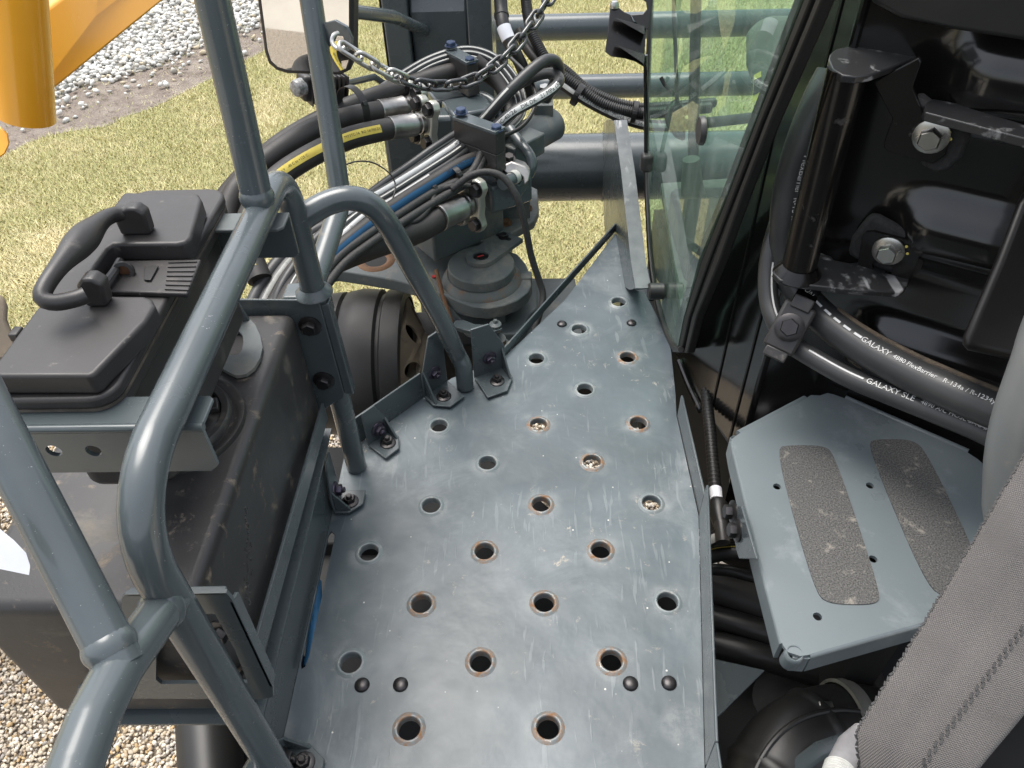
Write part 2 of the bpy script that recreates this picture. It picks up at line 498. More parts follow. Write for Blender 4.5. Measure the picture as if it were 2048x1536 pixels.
def glass_mat(name, tint, rough=0.0, refl=.5):
    m = bpy.data.materials.new(name); m.use_nodes = True
    nt = m.node_tree; nt.nodes.clear()
    o = _node(nt, 'ShaderNodeOutputMaterial'); tr = _node(nt, 'ShaderNodeBsdfTransparent'); gl = _node(nt, 'ShaderNodeBsdfGlossy')
    df = _node(nt, 'ShaderNodeBsdfDiffuse'); df.inputs['Color'].default_value = (.55, .62, .58, 1)
    tr.inputs['Color'].default_value = (*tint, 1); gl.inputs['Roughness'].default_value = .02
    gl.inputs['Color'].default_value = (.9, .95, .93, 1)
    fr = _node(nt, 'ShaderNodeFresnel'); fr.inputs['IOR'].default_value = 1.45
    ge = _node(nt, 'ShaderNodeNewGeometry'); inv = _node(nt, 'ShaderNodeMath', operation='SUBTRACT'); inv.inputs[0].default_value = 1.0; nt.links.new(ge.outputs['Backfacing'], inv.inputs[1])
    fm = _node(nt, 'ShaderNodeMath', operation='MULTIPLY'); nt.links.new(fr.outputs[0], fm.inputs[0]); nt.links.new(inv.outputs[0], fm.inputs[1])
    mx = _node(nt, 'ShaderNodeMixShader'); nt.links.new(fm.outputs[0], mx.inputs[0]); nt.links.new(tr.outputs[0], mx.inputs[1]); nt.links.new(gl.outputs[0], mx.inputs[2])
    # film of dust and smears on the pane
    tc = _node(nt, 'ShaderNodeTexCoord'); mp = _node(nt, 'ShaderNodeMapping'); mp.inputs['Scale'].default_value = (1, 5, 1.2)
    nz = _node(nt, 'ShaderNodeTexNoise'); nz.inputs['Scale'].default_value = 5; nz.inputs['Detail'].default_value = 8; nz.inputs['Roughness'].default_value = .7
    mr = _node(nt, 'ShaderNodeMapRange'); mr.inputs['From Min'].default_value = .45; mr.inputs['From Max'].default_value = .85; mr.inputs['To Min'].default_value = .05; mr.inputs['To Max'].default_value = .22
    nt.links.new(tc.outputs['Object'], mp.inputs[0]); nt.links.new(mp.outputs[0], nz.inputs['Vector']); nt.links.new(nz.outputs['Fac'], mr.inputs['Value'])
    m2 = _node(nt, 'ShaderNodeMixShader'); nt.links.new(mr.outputs['Result'], m2.inputs[0]); nt.links.new(mx.outputs[0], m2.inputs[1]); nt.links.new(df.outputs[0], m2.inputs[2])
    nt.links.new(m2.outputs[0], o.inputs['Surface'])
    return m
M['glass'] = glass_mat('green_cab_glass', (.75, .92, .83))

# ------------------------------------------------------------------ shared hardware (built along +Z)
def _hw(name, fn, mat):
    mb = MB(); fn(mb)
    me = mesh_of(name, mb); me.materials.append(mat); return me
def _flangebolt(mb, r=.0105):
    mb.lathe([(0, 0), (r * 1.55, 0), (r * 1.55, r * .22), (r * 1.1, r * .42), (0, r * .42)], (0, 0, 0), (0, 0, 1), 20)
    mb.hexa((0, 0, r * .3), (0, 0, 1), r, r * .95)
def _nutstud(mb, r=.0095):
    mb.lathe([(0, 0), (r * 1.5, 0), (r * 1.45, r * .2), (r * 1.05, r * .4), (0, r * .4)], (0, 0, 0), (0, 0, 1), 20)
    mb.hexa((0, 0, r * .25), (0, 0, 1), r, r * .95)
    mb.lathe([(0, 0), (r * .52, 0), (r * .52, r * 1.6), (r * .4, r * 1.75), (0, r * 1.75)], (0, 0, 0), (0, 0, 1), 12)
def _hexbolt(mb, r=.01):
    mb.lathe([(0, 0), (r * 1.25, 0), (r * 1.25, r * .18), (0, r * .18)], (0, 0, 0), (0, 0, 1), 20)
    mb.hexa((0, 0, r * .15), (0, 0, 1), r, r * .75)
    mb.lathe([(r * .55, r * .905), (r * .5, r * .86), (0, r * .84)], (0, 0, 0), (0, 0, 1), 12)
def _dome(mb, r=.0105):
    mb.lathe([(r, 0), (r * .97, r * .12), (r * .8, r * .3), (r * .5, r * .42), (r * .2, r * .47), (0, r * .48)], (0, 0, 0), (0, 0, 1), 20)
HW = {
    'flange_bolt': _hw('flange_bolt', _flangebolt, M['dark_steel']),
    'nut': _hw('nut', _nutstud, M['dark_steel']),
    'nut_violet': _hw('nut_violet', _nutstud, M['purple_nut']),
    'bolt': _hw('bolt', _hexbolt, M['dark_steel']),
    'bolt_steel': _hw('bolt_steel', _flangebolt, M['steel']),
    'bolt_rust': _hw('bolt_rust', _hexbolt, M['rust']),
    'bolt_blue': _hw('bolt_blue', _hexbolt, M['blue_mark']),
    'dome_bolt': _hw('dome_bolt', _dome, M['dark_steel']),
}

def deck_mat(base, S, ox, oy):
    m = bpy.data.materials.new('worn_deck_paint'); m.use_nodes = True
    nt = m.node_tree; b = nt.nodes['Principled BSDF']; L = nt.links.new
    tc = _node(nt, 'ShaderNodeTexCoord')
    def noise(sc, det=6, rgh=.6, dist=0., vec=None):
        n = _node(nt, 'ShaderNodeTexNoise'); n.inputs['Scale'].default_value = sc; n.inputs['Detail'].default_value = det; n.inputs['Roughness'].default_value = rgh; n.inputs['Distortion'].default_value = dist
        L(vec or tc.outputs['Object'], n.inputs['Vector']); return n.outputs['Fac']
    def rmp(v, a, c, t0=0., t1=1.):
        r = _node(nt, 'ShaderNodeMapRange'); r.interpolation_type = 'SMOOTHSTEP'
        r.inputs['From Min'].default_value = a; r.inputs['From Max'].default_value = c; r.inputs['To Min'].default_value = t0; r.inputs['To Max'].default_value = t1
        L(v, r.inputs['Value']); return r.outputs['Result']
    def mth(op, a, c=None, d=None):
        n = _node(nt, 'ShaderNodeMath', operation=op)
        for i, v in enumerate((a, c, d)):
            if v is None: continue
            if hasattr(v, 'node'): L(v, n.inputs[i])
            else: n.inputs[i].default_value = v
        return n.outputs[0]
    def mix(f, a, c):
        x = _node(nt, 'ShaderNodeMix'); x.data_type = 'RGBA'
        L(f, x.inputs[0])
        for v, i in ((a, 6), (c, 7)):
            if hasattr(v, 'node'): L(v, x.inputs[i])
            else: x.inputs[i].default_value = (*v, 1)
        return x.outputs[2]
    sp = _node(nt, 'ShaderNodeSeparateXYZ'); L(tc.outputs['Object'], sp.inputs[0])
    wx = mth('ADD', sp.outputs[0], ox); wy = mth('ADD', sp.outputs[1], oy)
    a = mth('MULTIPLY', mth('ADD', wx, wy), .5 / S); c = mth('MULTIPLY', mth('SUBTRACT', wx, wy), .5 / S)
    # holes sit where a and c are both half-odd: distance to the nearest one
    fa = mth('SUBTRACT', mth('FRACT', a), .5); fc = mth('SUBTRACT', mth('FRACT', c), .5)
    d = mth('MULTIPLY', mth('SQRT', mth('ADD', mth('MULTIPLY', fa, fa), mth('MULTIPLY', fc, fc))), 1.41421 * S)
    dn = mth('MULTIPLY_ADD', noise(24, 5), .022, d)
    ring = mth('MULTIPLY', rmp(dn, .052, .026), rmp(noise(17, 6, .7), .40, .66))
    col = mix(rmp(noise(4.5, 5), .35, .65), base, tuple(v * 1.36 + .006 for v in base))
    # pale foot-worn haze and dusty film
    haze = mth('MULTIPLY', rmp(noise(5.5, 9, .7, .8), .47, .74), .42)
    col = mix(haze, col, (.26, .285, .295))
    col = mix(mth('MULTIPLY', ring, .42), col, (.36, .37, .36))
    # dried tan mud specks and blots
    mud = mth('MULTIPLY', rmp(noise(42, 8, .7, .4), .60, .70), rmp(noise(3.3, 3), .42, .62))
    col = mix(mth('MULTIPLY', mud, .8), col, (.44, .39, .31))
    blot = rmp(noise(21, 4, .5, .3), .735, .76)
    col = mix(blot, col, (.55, .50, .41))
    scr = None
    for k, (rot, sc, th) in enumerate(((.25, 70, .655), (1.25, 55, .665), (-.65, 85, .67), (2.1, 48, .675))):
        mp = _node(nt, 'ShaderNodeMapping'); mp.inputs['Rotation'].default_value = (0, 0, rot); mp.inputs['Scale'].default_value = (sc * 1.5, sc * .15, sc); mp.inputs['Location'].default_value = (k * 3.1, k, 0)
        wob = _node(nt, 'ShaderNodeMix'); wob.data_type = 'RGBA'; wob.inputs[0].default_value = .03
        n0 = _node(nt, 'ShaderNodeTexNoise'); n0.inputs['Scale'].default_value = 6; L(tc.outputs['Object'], n0.inputs['Vector'])
        L(tc.outputs['Object'], wob.inputs[6]); L(n0.outputs['Color'], wob.inputs[7]); L(wob.outputs[2], mp.inputs['Vector'])
        s_ = mth('MULTIPLY', rmp(noise(1.0, 2, .5, 0, mp.outputs[0]), th, th + .03), rmp(noise(5 + k, 3), .46, .6))
        scr = s_ if scr is None else mth('MAXIMUM', scr, s_)
    col = mix(mth('MULTIPLY', scr, .13), col, (.42, .45, .46))
    vo = _node(nt, 'ShaderNodeTexVoronoi'); vo.inputs['Scale'].default_value = 70
    L(tc.outputs['Object'], vo.inputs['Vector'])
    pk = _node(nt, 'ShaderNodeSeparateColor'); L(vo.outputs['Color'], pk.inputs[0])
    chip = mth('MULTIPLY', rmp(vo.outputs['Distance'], .12, .05), rmp(pk.outputs[0], .90, .95))
    col = mix(chip, col, (.66, .64, .58))
    L(col, b.inputs['Base Color'])
    r = rmp(noise(6, 8, .65), .3, .7, .29, .44)
    r = mth('ADD', r, mth('MULTIPLY', mth('MAXIMUM', haze, mth('MAXIMUM', mud, ring)), .22))
    L(r, b.inputs['Roughness'])
    b.inputs['Coat Weight'].default_value = .0
    b1 = _node(nt, 'ShaderNodeBump'); b1.inputs['Strength'].default_value = .42; b1.inputs['Distance'].default_value = .010; L(noise(6.5, 2, .4), b1.inputs['Height'])
    b2 = _node(nt, 'ShaderNodeBump'); b2.inputs['Strength'].default_value = .35; b2.inputs['Distance'].default_value = .004; L(noise(19, 3, .5), b2.inputs['Height']); L(b1.outputs[0], b2.inputs['Normal'])
    b3 = _node(nt, 'ShaderNodeBump'); b3.inputs['Strength'].default_value = .15; b3.inputs['Distance'].default_value = .0008; L(scr, b3.inputs['Height']); L(b2.outputs[0], b3.inputs['Normal'])
    L(b3.outputs[0], b.inputs['Normal'])
    return m
M['deck'] = deck_mat((.064, .083, .093), .09, .22, .4)
# ================================================================== GROUND
def gmat(name, cols, scale, rough=.95, bump=None, fine=None):
    return pmat(name, cols[0], rough, var=cols[1], vscale=scale, dirt=(cols[2], scale * 2.3, .5, .7, rough) if len(cols) > 2 else None, bump=bump, spec=.2)
M['lawn'] = gmat('dry_lawn_soil', [(.34, .29, .15), (.40, .35, .19), (.24, .22, .09)], 3.0, bump=(60, .6, .02))
M['soil'] = gmat('trodden_soil', [(.20, .165, .14), (.28, .24, .205), (.12, .095, .078)], 5.0, bump=(40, .8, .03))
M['gravel_bed'] = gmat('gravel_bed', [(.34, .285, .215), (.45, .39, .31), (.20, .16, .12)], 60.0, bump=(120, .9, .02))
M['white_bed'] = gmat('white_gravel_bed', [(.30, .29, .26), (.42, .41, .37), (.18, .16, .13)], 30.0, bump=(60, .9, .03))

def attr_mat(name, rough=.9, dirt=None, trans=0.0):
    m = bpy.data.materials.new(name); m.use_nodes = True
    nt = m.node_tree; b = nt.nodes['Principled BSDF']
    at = _node(nt, 'ShaderNodeAttribute'); at.attribute_name = 'tint'
    nt.links.new(at.outputs['Color'], b.inputs['Base Color'])
    b.inputs['Roughness'].default_value = rough; b.inputs['Specular IOR Level'].default_value = .25
    return m
M['stones'] = attr_mat('gravel_stones', .85)
M['blades'] = attr_mat('grass_blades', .8)

def sheet(name, poly, z, mat):
    mb = MB().add([(p[0], p[1], z) for p in poly], [tuple(range(len(poly)))])
    o = solo(name, mb, mat, None, None, kind='structure')
    return o
sheet('ground', [(-60, -60), (60, -60), (60, 80), (-60, 80)], GZ, M['lawn'])
gz1, gz2, gz3 = GZ + .004, GZ + .008, GZ + .012
edge_soil = [Z(x, y, GZ)[:2] for x, y in ((-420, 480), (-200, 395), (0, 316), (60, 285), (99, 272), (150, 262), (212, 254), (258, 232), (301, 219), (360, 190), (427, 156), (480, 128), (523, 106), (580, 70), (640, 20))]
edge_white = [Z(x, y, GZ)[:2] for x, y in ((-420, 380), (-200, 300), (0, 232), (103, 207), (160, 176), (219, 156), (260, 150), (308, 137), (350, 112), (403, 90), (450, 72), (492, 60), (560, 20))]
sheet('soil_strip', [*edge_soil, edge_soil[-1] + V3(-.2, 3, 0)[:2], V3(-12, 20, 0)[:2], edge_soil[0] + V3(-3, 1, 0)[:2]], gz1, M['soil'])
sheet('white_gravel_bed', [*edge_white, edge_white[-1] + V3(-.6, 3, 0)[:2], V3(-12, 18, 0)[:2], edge_white[0] + V3(-3, 2, 0)[:2]], gz2, M['white_bed'])
sheet('concrete_pad', [(-30, -14), (10, -14), (10, -1.2), (-30, -1.2)], gz2, pmat('pale_concrete', (.40, .36, .30), .85, var=(.46, .42, .35), vscale=3, bump=(80, .2, .004)))
gy = 2.25
sheet('gravel_drive', [(-9, -1.3), (7, -1.3), (7, gy), (2, gy + .1), (.2, gy - .05), (-2.2, gy + .12), (-9, gy + .6)], gz3, M['gravel_bed'])

# ---- numpy scatter of many small solids as one mesh
ICO_V = None
def _ico():
    bm = bmesh.new(); bmesh.ops.create_icosphere(bm, subdivisions=1, radius=1.0)
    v = np.array([x.co[:] for x in bm.verts]); f = np.array([[q.index for q in p.verts] for p in bm.faces]); bm.free()
    return v, f
def scatter_solids(name, pos, rad, flat, tints, mat, label, cat, zoff=0.0, rough=.22):
    v, f = _ico(); n = len(pos); k = len(v)
    a = rng.uniform(0, 2 * np.pi, n); ca, sa = np.cos(a), np.sin(a)
    el = rng.uniform(.75, 1.35, n)
    V = np.repeat(v[None], n, 0) * (1 + rng.normal(0, rough, (n, k, 1)))
    V = V * np.stack([rad * el, rad / el, rad * flat], 1)[:, None, :]
    t = rng.normal(0, .35, n); ct, st = np.cos(t), np.sin(t)
    x, y, z = V[..., 0], V[..., 1], V[..., 2]
    x, z = x * ct[:, None] - z * st[:, None], x * st[:, None] + z * ct[:, None]
    x, y = x * ca[:, None] - y * sa[:, None], x * sa[:, None] + y * ca[:, None]
    V = np.stack([x, y, z], 2) + pos[:, None, :]
    F = (f[None] + (np.arange(n) * k)[:, None, None]).reshape(-1, 3)
    return bulk(name, V.reshape(-1, 3), F, np.repeat(tints, k, 0), mat, label, cat, smooth=False)
def bulk(name, V, F, tint, mat, label, cat, smooth=False):
    me = bpy.data.meshes.new(name)
    me.vertices.add(len(V)); me.vertices.foreach_set('co', V.astype(np.float32).ravel())
    m = F.shape[1]
    me.loops.add(F.size); me.loops.foreach_set('vertex_index', F.astype(np.int32).ravel())
    me.polygons.add(len(F)); me.polygons.foreach_set('loop_start', np.arange(0, F.size, m, dtype=np.int32)); me.polygons.foreach_set('loop_total', np.full(len(F), m, dtype=np.int32))
    me.update(calc_edges=True)
    at = me.color_attributes.new('tint', 'FLOAT_COLOR', 'POINT')
    at.data.foreach_set('color', np.c_[tint, np.ones(len(tint))].astype(np.float32).ravel())
    me.materials.append(mat)
    o = bpy.data.objects.new(name, me); COL.objects.link(o)
    o['kind'] = 'stuff'; o['label'] = label; o['category'] = cat
    return o
def inside(P, poly):
    x, y = P[:, 0], P[:, 1]; r = np.zeros(len(P), bool); n = len(poly)
    for i in range(n):
        x1, y1 = poly[i][0], poly[i][1]; x2, y2 = poly[(i + 1) % n][0], poly[(i + 1) % n][1]
        c = ((y1 > y) != (y2 > y)) & (x < (x2 - x1) * (y - y1) / (y2 - y1 + 1e-12) + x1)
        r ^= c
    return r
def seen(P, m=60):
    q = (P - CAM) @ MW.T; u = CX + FPX * q[:, 0] / q[:, 2]; v = CY + FPX * q[:, 1] / q[:, 2]
    return (q[:, 2] > 0) & (u > -m) & (u < 2048 + m) & (v > -m) & (v < 1536 + m)
def jitter_grid(x0, x1, y0, y1, s):
    gx, gy_ = np.meshgrid(np.arange(x0, x1, s), np.arange(y0, y1, s * .9))
    gx = gx + (np.arange(gx.shape[0]) % 2)[:, None] * s / 2
    P = np.stack([gx.ravel(), gy_.ravel()], 1)
    return P + rng.normal(0, s * .22, P.shape)

# tan river gravel of the drive under and beside the machine
P = np.vstack([jitter_grid(-2.3, -.35, .3, 2.3, .0122), jitter_grid(-.35, 1.6, .3, 2.3, .0185)])
P3 = np.c_[P, np.full(len(P), gz3 + .004)]
P3 = P3[seen(P3, 80)]
n = len(P3); P3[:, 2] += rng.uniform(0, .012, n)
pal = np.array([[.50, .43, .33], [.58, .51, .41], [.42, .33, .22], [.36, .34, .31], [.62, .57, .49], [.46, .33, .18], [.30, .26, .22]])
tn = pal[rng.choice(len(pal), n, p=[.25, .25, .11, .09, .19, .06, .05])] * rng.uniform(.95, 1.3, (n, 1))
scatter_solids('gravel', P3, np.where(P3[:, 0] < -.35, rng.uniform(.0042, .0095, n), rng.uniform(.006, .0115, n)), rng.uniform(.55, .8, n), tn, M['stones'], 'tan river gravel covering the drive below the machine', 'gravel')
# pale crushed stone of the far bed
P = jitter_grid(-6.6, -1.4, 4.6, 9.4, .042)
poly = [*edge_white, edge_white[-1] + V3(-.6, 3, 0)[:2], V3(-12, 18, 0)[:2], edge_white[0] + V3(-3, 2, 0)[:2]]
P = P + rng.normal(0, .02, P.shape)
k = inside(P, poly); Pw = P[k]
soilp = [*edge_soil, edge_soil[-1] + V3(-.2, 3, 0)[:2], V3(-12, 20, 0)[:2], edge_soil[0] + V3(-3, 1, 0)[:2]]
Ps = P[inside(P, soilp) & ~k]
de = np.min(np.linalg.norm(Ps[:, None, :] - np.array(resample([np.r_[e, 0] for e in edge_white], .1))[None, :, :2], axis=2), axis=1)
Ps = Ps[rng.random(len(Ps)) < .45 * np.exp(-(de / .16))+.012]
P = np.vstack([Pw, Ps]); P3 = np.c_[P, np.full(len(P), gz2 + .012)]
P3 = P3[seen(P3, 60)]; n = len(P3); P3[:, 2] += rng.uniform(-.01, .02, n)
pal = np.array([[.62, .61, .57], [.70, .69, .65], [.54, .51, .45], [.50, .50, .47], [.58, .50, .36]])
tn = pal[rng.choice(len(pal), n, p=[.34, .3, .14, .17, .05])] * rng.uniform(.85, 1.1, (n, 1))
scatter_solids('white_gravel', P3, rng.uniform(.013, .031, n), rng.uniform(.55, .85, n), tn, M['stones'], 'pale crushed stone heaped beyond the soil strip', 'gravel')

# short dry grass
A = jitter_grid(-4.8, 5.6, gy - .1, 10.2, .0105)
n0 = len(A)
keep = ~inside(A, soilp) | (rng.random(n0) < .05)
A = A[keep]; A3 = np.c_[A, np.full(len(A), GZ)]
A3 = A3[seen(A3, 40)]
n = len(A3)
def vnoise(P, s):
    q = P[:, :2] * s
    i = np.floor(q).astype(int); f = q - i; f = f * f * (3 - 2 * f)
    h = lambda a, b: (np.sin(a * 127.1 + b * 311.7) * 43758.5453) % 1.0
    return (h(i[:, 0], i[:, 1]) * (1 - f[:, 0]) + h(i[:, 0] + 1, i[:, 1]) * f[:, 0]) * (1 - f[:, 1]) + (h(i[:, 0], i[:, 1] + 1) * (1 - f[:, 0]) + h(i[:, 0] + 1, i[:, 1] + 1) * f[:, 0]) * f[:, 1]
g = .5 * vnoise(A3, 2.3) + .3 * vnoise(A3, 6.1) + .2 * vnoise(A3, 17)
green = np.array([.36, .37, .15]); straw = np.array([.78, .70, .44]); pale = np.array([.66, .63, .34])
mixv = np.clip((g - .42) * 3.2 + .64 + rng.normal(0, .28, n), 0, 1)[:, None]
tn = straw * (1 - mixv) + (green * .45 + pale * .55) * mixv
tn = tn * rng.uniform(.7, 1.2, (n, 1))
ln = rng.uniform(.022, .052, n); wd = rng.uniform(.0026, .0048, n); an = rng.uniform(0, 2 * np.pi, n); le = rng.uniform(.25, 1.0, n)
dx, dy = np.cos(an), np.sin(an)
base = A3.copy(); base[:, 2] += -.004
side = np.stack([-dy, dx, np.zeros(n)], 1) * wd[:, None]
tip = base + np.stack([dx * ln * le, dy * ln * le, ln * (1 - .45 * le)], 1)
Vv = np.stack([base - side, base + side, tip], 1).reshape(-1, 3)
F = (np.arange(n) * 3)[:, None] + np.array([[0, 1, 2]])
bulk('grass', Vv, F, np.repeat(tn, 3, 0), M['blades'], 'short straw-green lawn grass in front of the machine', 'grass')
# ================================================================== WALKWAY
def circ(c, r, n=20, u=(1, 0, 0), v=(0, 1, 0)):
    c = np.asarray(c, float); u = np.asarray(u, float); v = np.asarray(v, float)
    return [c + r * (u * math.cos(2 * math.pi * k / n) + v * math.sin(2 * math.pi * k / n)) for k in range(n)]
def rrect(c, hx, hy, r, u, v, n=5):
    c = np.asarray(c, float); u = unit(u); v = unit(v); out = []
    for sx, sy, a0 in ((1, 1, 0), (-1, 1, 90), (-1, -1, 180), (1, -1, 270)):
        for k in range(n + 1):
            a = math.radians(a0 + 90 * k / n)
            out.append(c + u * (sx * (hx - r) + r * math.cos(a)) + v * (sy * (hy - r) + r * math.sin(a)))
    return out
S = .09
HOLES = [(1, 0), (3, 0), (0, 1), (2, 1), (4, 1), (1, 2), (3, 2), (5, 2), (0, 3), (2, 3), (4, 3), (1, 4), (3, 4), (5, 4), (2, 5), (4, 5), (1, 6), (3, 6), (5, 6), (4, 7), (3, 8), (5, 8), (4, 9), (5, 10)]
walk = thing('walkway_platform', 'worn grey-blue steel walkway plate with round grip holes', 'walkway', (.22, .4, -.004))
XL = -.0712
LF = [(XL, -.30), (XL, .388)]                            # left crease
edge = [V3(*LF[0], 0), V3(*LF[1], 0), V3(XL, .475, 0), Z(848, 794), V3(.105, .668, 0), Z(1000, 722), Z(1130, 600), Z(1239, 456),
        Z(1262, 578), Z(1289, 584), Z(1318, 640), Z(1342, 700), Z(1351, 790), Z(1353, 832), Z(1397, 1031), Z(1409, 1534), V3(.452, -.30, 0)]
slot = [Z(655, 1064), Z(652, 1090), Z(636, 1180), Z(618, 1262), Z(603, 1330), Z(596, 1352), Z(588, 1344), Z(586, 1325)]
slot = [V3(-.066, .312, 0), V3(-.060, .306, 0), V3(-.0585, .29, 0), V3(-.0600, .10, 0), V3(-.0625, .085, 0), V3(-.067, .082, 0), V3(-.0695, .09, 0), V3(-.0695, .305, 0)]
deck = MB().prism(edge, (0, 0, -.004), [circ((u * S, v * S, 0), .0168, 24) for u, v in HOLES] + [slot])
part('deck_plate', deck, M['deck'], walk)
rim = MB().lathe([(.0228, -.0004), (.0205, .0008), (.0186, .0020), (.0172, .0026), (.0158, .0025), (.0149, .0012), (.0145, -.003), (.0142, -.010), (.0150, -.010), (.0165, -.003)], (0, 0, 0), (0, 0, 1), 32)
rim_me = mesh_of('hole_rim', rim, angle=60); rim_me.materials.append(M['rim_worn'])
rim_me2 = mesh_of('hole_rim_painted', rim, angle=60)
rim_me2.materials.append(pmat('painted_hole_rim', (.14, .17, .18), .33, var=(.2, .22, .22), vscale=40, dirt=((.5, .48, .43), 50, .58, .72, .6)))
for i, (u, v) in enumerate(HOLES):
    clean = (u, v) in ((0, 3), (0, 1), (5, 2), (1, 6), (5, 4), (1, 4), (3, 8), (4, 9), (5, 10), (4, 7), (2, 5))
    inst('hole_rim', rim_me2 if clean else rim_me, walk, (u * S, v * S, 0), spin=i * 1.7)
for x, y in ((724, 1370), (801, 1369), (1261, 1367), (1338, 1366), (1124, 648), (1263, 646)):
    inst('carriage_bolt', HW['dome_bolt'], walk, Z(x, y, .0005), spin=x)
# folded edges
def fold(name, pts, h, t, n_in, mat=None, parent=walk, bevel=.0012):
    """upstanding strip along pts (on z=0); h heights per point; thickness t toward n_in"""
    mb = MB(); hs_ = h if hasattr(h, '__len__') else [h] * len(pts)
    poly = [p for p in pts] + [p + V3(0, 0, hh) for p, hh in reversed(list(zip(pts, hs_)))]
    mb.prism(poly, np.asarray(n_in, float) * t)
    return part(name, mb, mat or M['paint'], parent, bevel=bevel)
fold('side_flange', [V3(XL - .0005, -.30, -.004), V3(XL - .0005, .386, -.004)], [.094, .094], .004, (-1, 0, 0))
a, b = V3(XL, .477, -.002), Z(848, 795) + V3(0, .002, -.002); nrm = unit(np.cross(b - a, (0, 0, 1)))
fold('side_flange', [a, b], .062, .004, -nrm)
a, b = Z(1002, 722) + V3(-.001, .001, -.002), Z(1239, 455) + V3(-.001, .002, -.002); nrm = unit(np.cross(b - a, (0, 0, 1)))
fold('side_flange', [a, b], .022, .004, -nrm)
for a, b in ((Z(1397, 1031) + V3(.0006, 0, -.002), Z(1409, 1534) + V3(.0006, 0, -.002)), (Z(1409, 1534) + V3(.0006, -.0006, -.002), V3(.4526, -.30, -.002))):
    nrm = unit(np.cross(b - a, (0, 0, 1)))
    fold('side_flange', [a, b], .080, .004, -nrm, bevel=.0015)
a, b = Z(1353, 832) + V3(.001, 0, -.002), Z(1397, 1029) + V3(.001, 0, -.002); nrm = unit(np.cross(b - a, (0, 0, 1)))
fold('side_flange', [a, b], [.055, .052], .004, -nrm)
# ------------------------------------------------------------------ under-frame seen through the holes
fr = thing('chassis_frame', 'dark machine under-frame below the walkway plate', 'chassis', (.2, .4, GZ))
mb = MB()
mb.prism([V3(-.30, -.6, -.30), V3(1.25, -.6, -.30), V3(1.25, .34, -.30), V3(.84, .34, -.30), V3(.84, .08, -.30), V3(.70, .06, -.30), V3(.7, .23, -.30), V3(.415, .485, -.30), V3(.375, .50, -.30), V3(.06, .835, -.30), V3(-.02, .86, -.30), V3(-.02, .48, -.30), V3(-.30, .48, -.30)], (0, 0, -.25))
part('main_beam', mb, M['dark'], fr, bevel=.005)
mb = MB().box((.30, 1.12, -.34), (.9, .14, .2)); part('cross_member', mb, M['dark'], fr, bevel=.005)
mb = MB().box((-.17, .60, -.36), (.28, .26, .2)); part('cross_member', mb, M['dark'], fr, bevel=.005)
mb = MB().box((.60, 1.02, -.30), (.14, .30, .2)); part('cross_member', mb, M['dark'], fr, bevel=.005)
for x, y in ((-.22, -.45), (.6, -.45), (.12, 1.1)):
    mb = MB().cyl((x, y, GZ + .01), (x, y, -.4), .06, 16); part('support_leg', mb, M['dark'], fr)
# blue wrapped cable lying in the gap left of the plate
cb = [V3(-.105, .30, -.05), V3(-.083, .22, -.045), V3(-.072, .14, -.05), V3(-.072, .085, -.055), V3(-.076, .06, -.07), V3(-.08, -.05, -.12)]
cth = thing('wrapped_cable', 'blue wrapped cable end in the slot beside the walkway', 'cable', cb[3])
pth = spline(cb, 6)
part('cable', MB().tube(pth, .0075, 10), M['rubber_dark'], cth)
part('blue_sleeve', MB().tube(pth[4:16], .0105, 12), M['blue_tape'], cth)
# ================================================================== GUARD RAIL
RT = .0168
XR = -.045
rail = thing('guard_rail', 'grey painted tube guard rail hoop bolted along the left walkway edge', 'railing', (XR, .2, 0))
top = .563
part('hoop_tube', MB().tube(fillet([V3(XR, .4435, .004), V3(XR, .4435, top), V3(XR, -.080, top), V3(XR, -.080, .004)], [.062, .075]), RT, 20), M['paint_rail'], rail)
p1 = [V3(XR, .336, top + .010), V3(XR, .352, .69), V3(XR, .3632, .774), V3(XR, .385, .95), V3(XR, .37, 1.2)]
part('upright_post', MB().tube(p1, RT, 20), M['paint_rail'], rail)
part('weld_collar', MB().lathe([(RT + .0005, .000), (RT + .0022, .004), (RT + .0024, .009), (RT + .001, .014), (RT, .016)], V3(XR, .3362, top + .010), V3(0, .016, .12), 24), M['paint_rail'], rail)
# diagonal front brace
foot = V3(.1325, .640, .004)
br = spline([D(606, 436, .985), D(628, 420, .985), D(660, 404, .99), D(700, 396, .995), D(742, 410, 1.01), D(778, 452, 1.04), D(830, 545, 1.14), D(878, 632, 1.275), D(902, 682, 1.36)], 6)
br += fillet([D(902, 682, 1.36), D(916, 712, 1.415), foot + V3(0, .004, .05), foot], [.03, .03], 5)[1:]
part('brace_tube', MB().tube(resample(br, .008), RT * .98, 20), M['paint_rail'], rail)
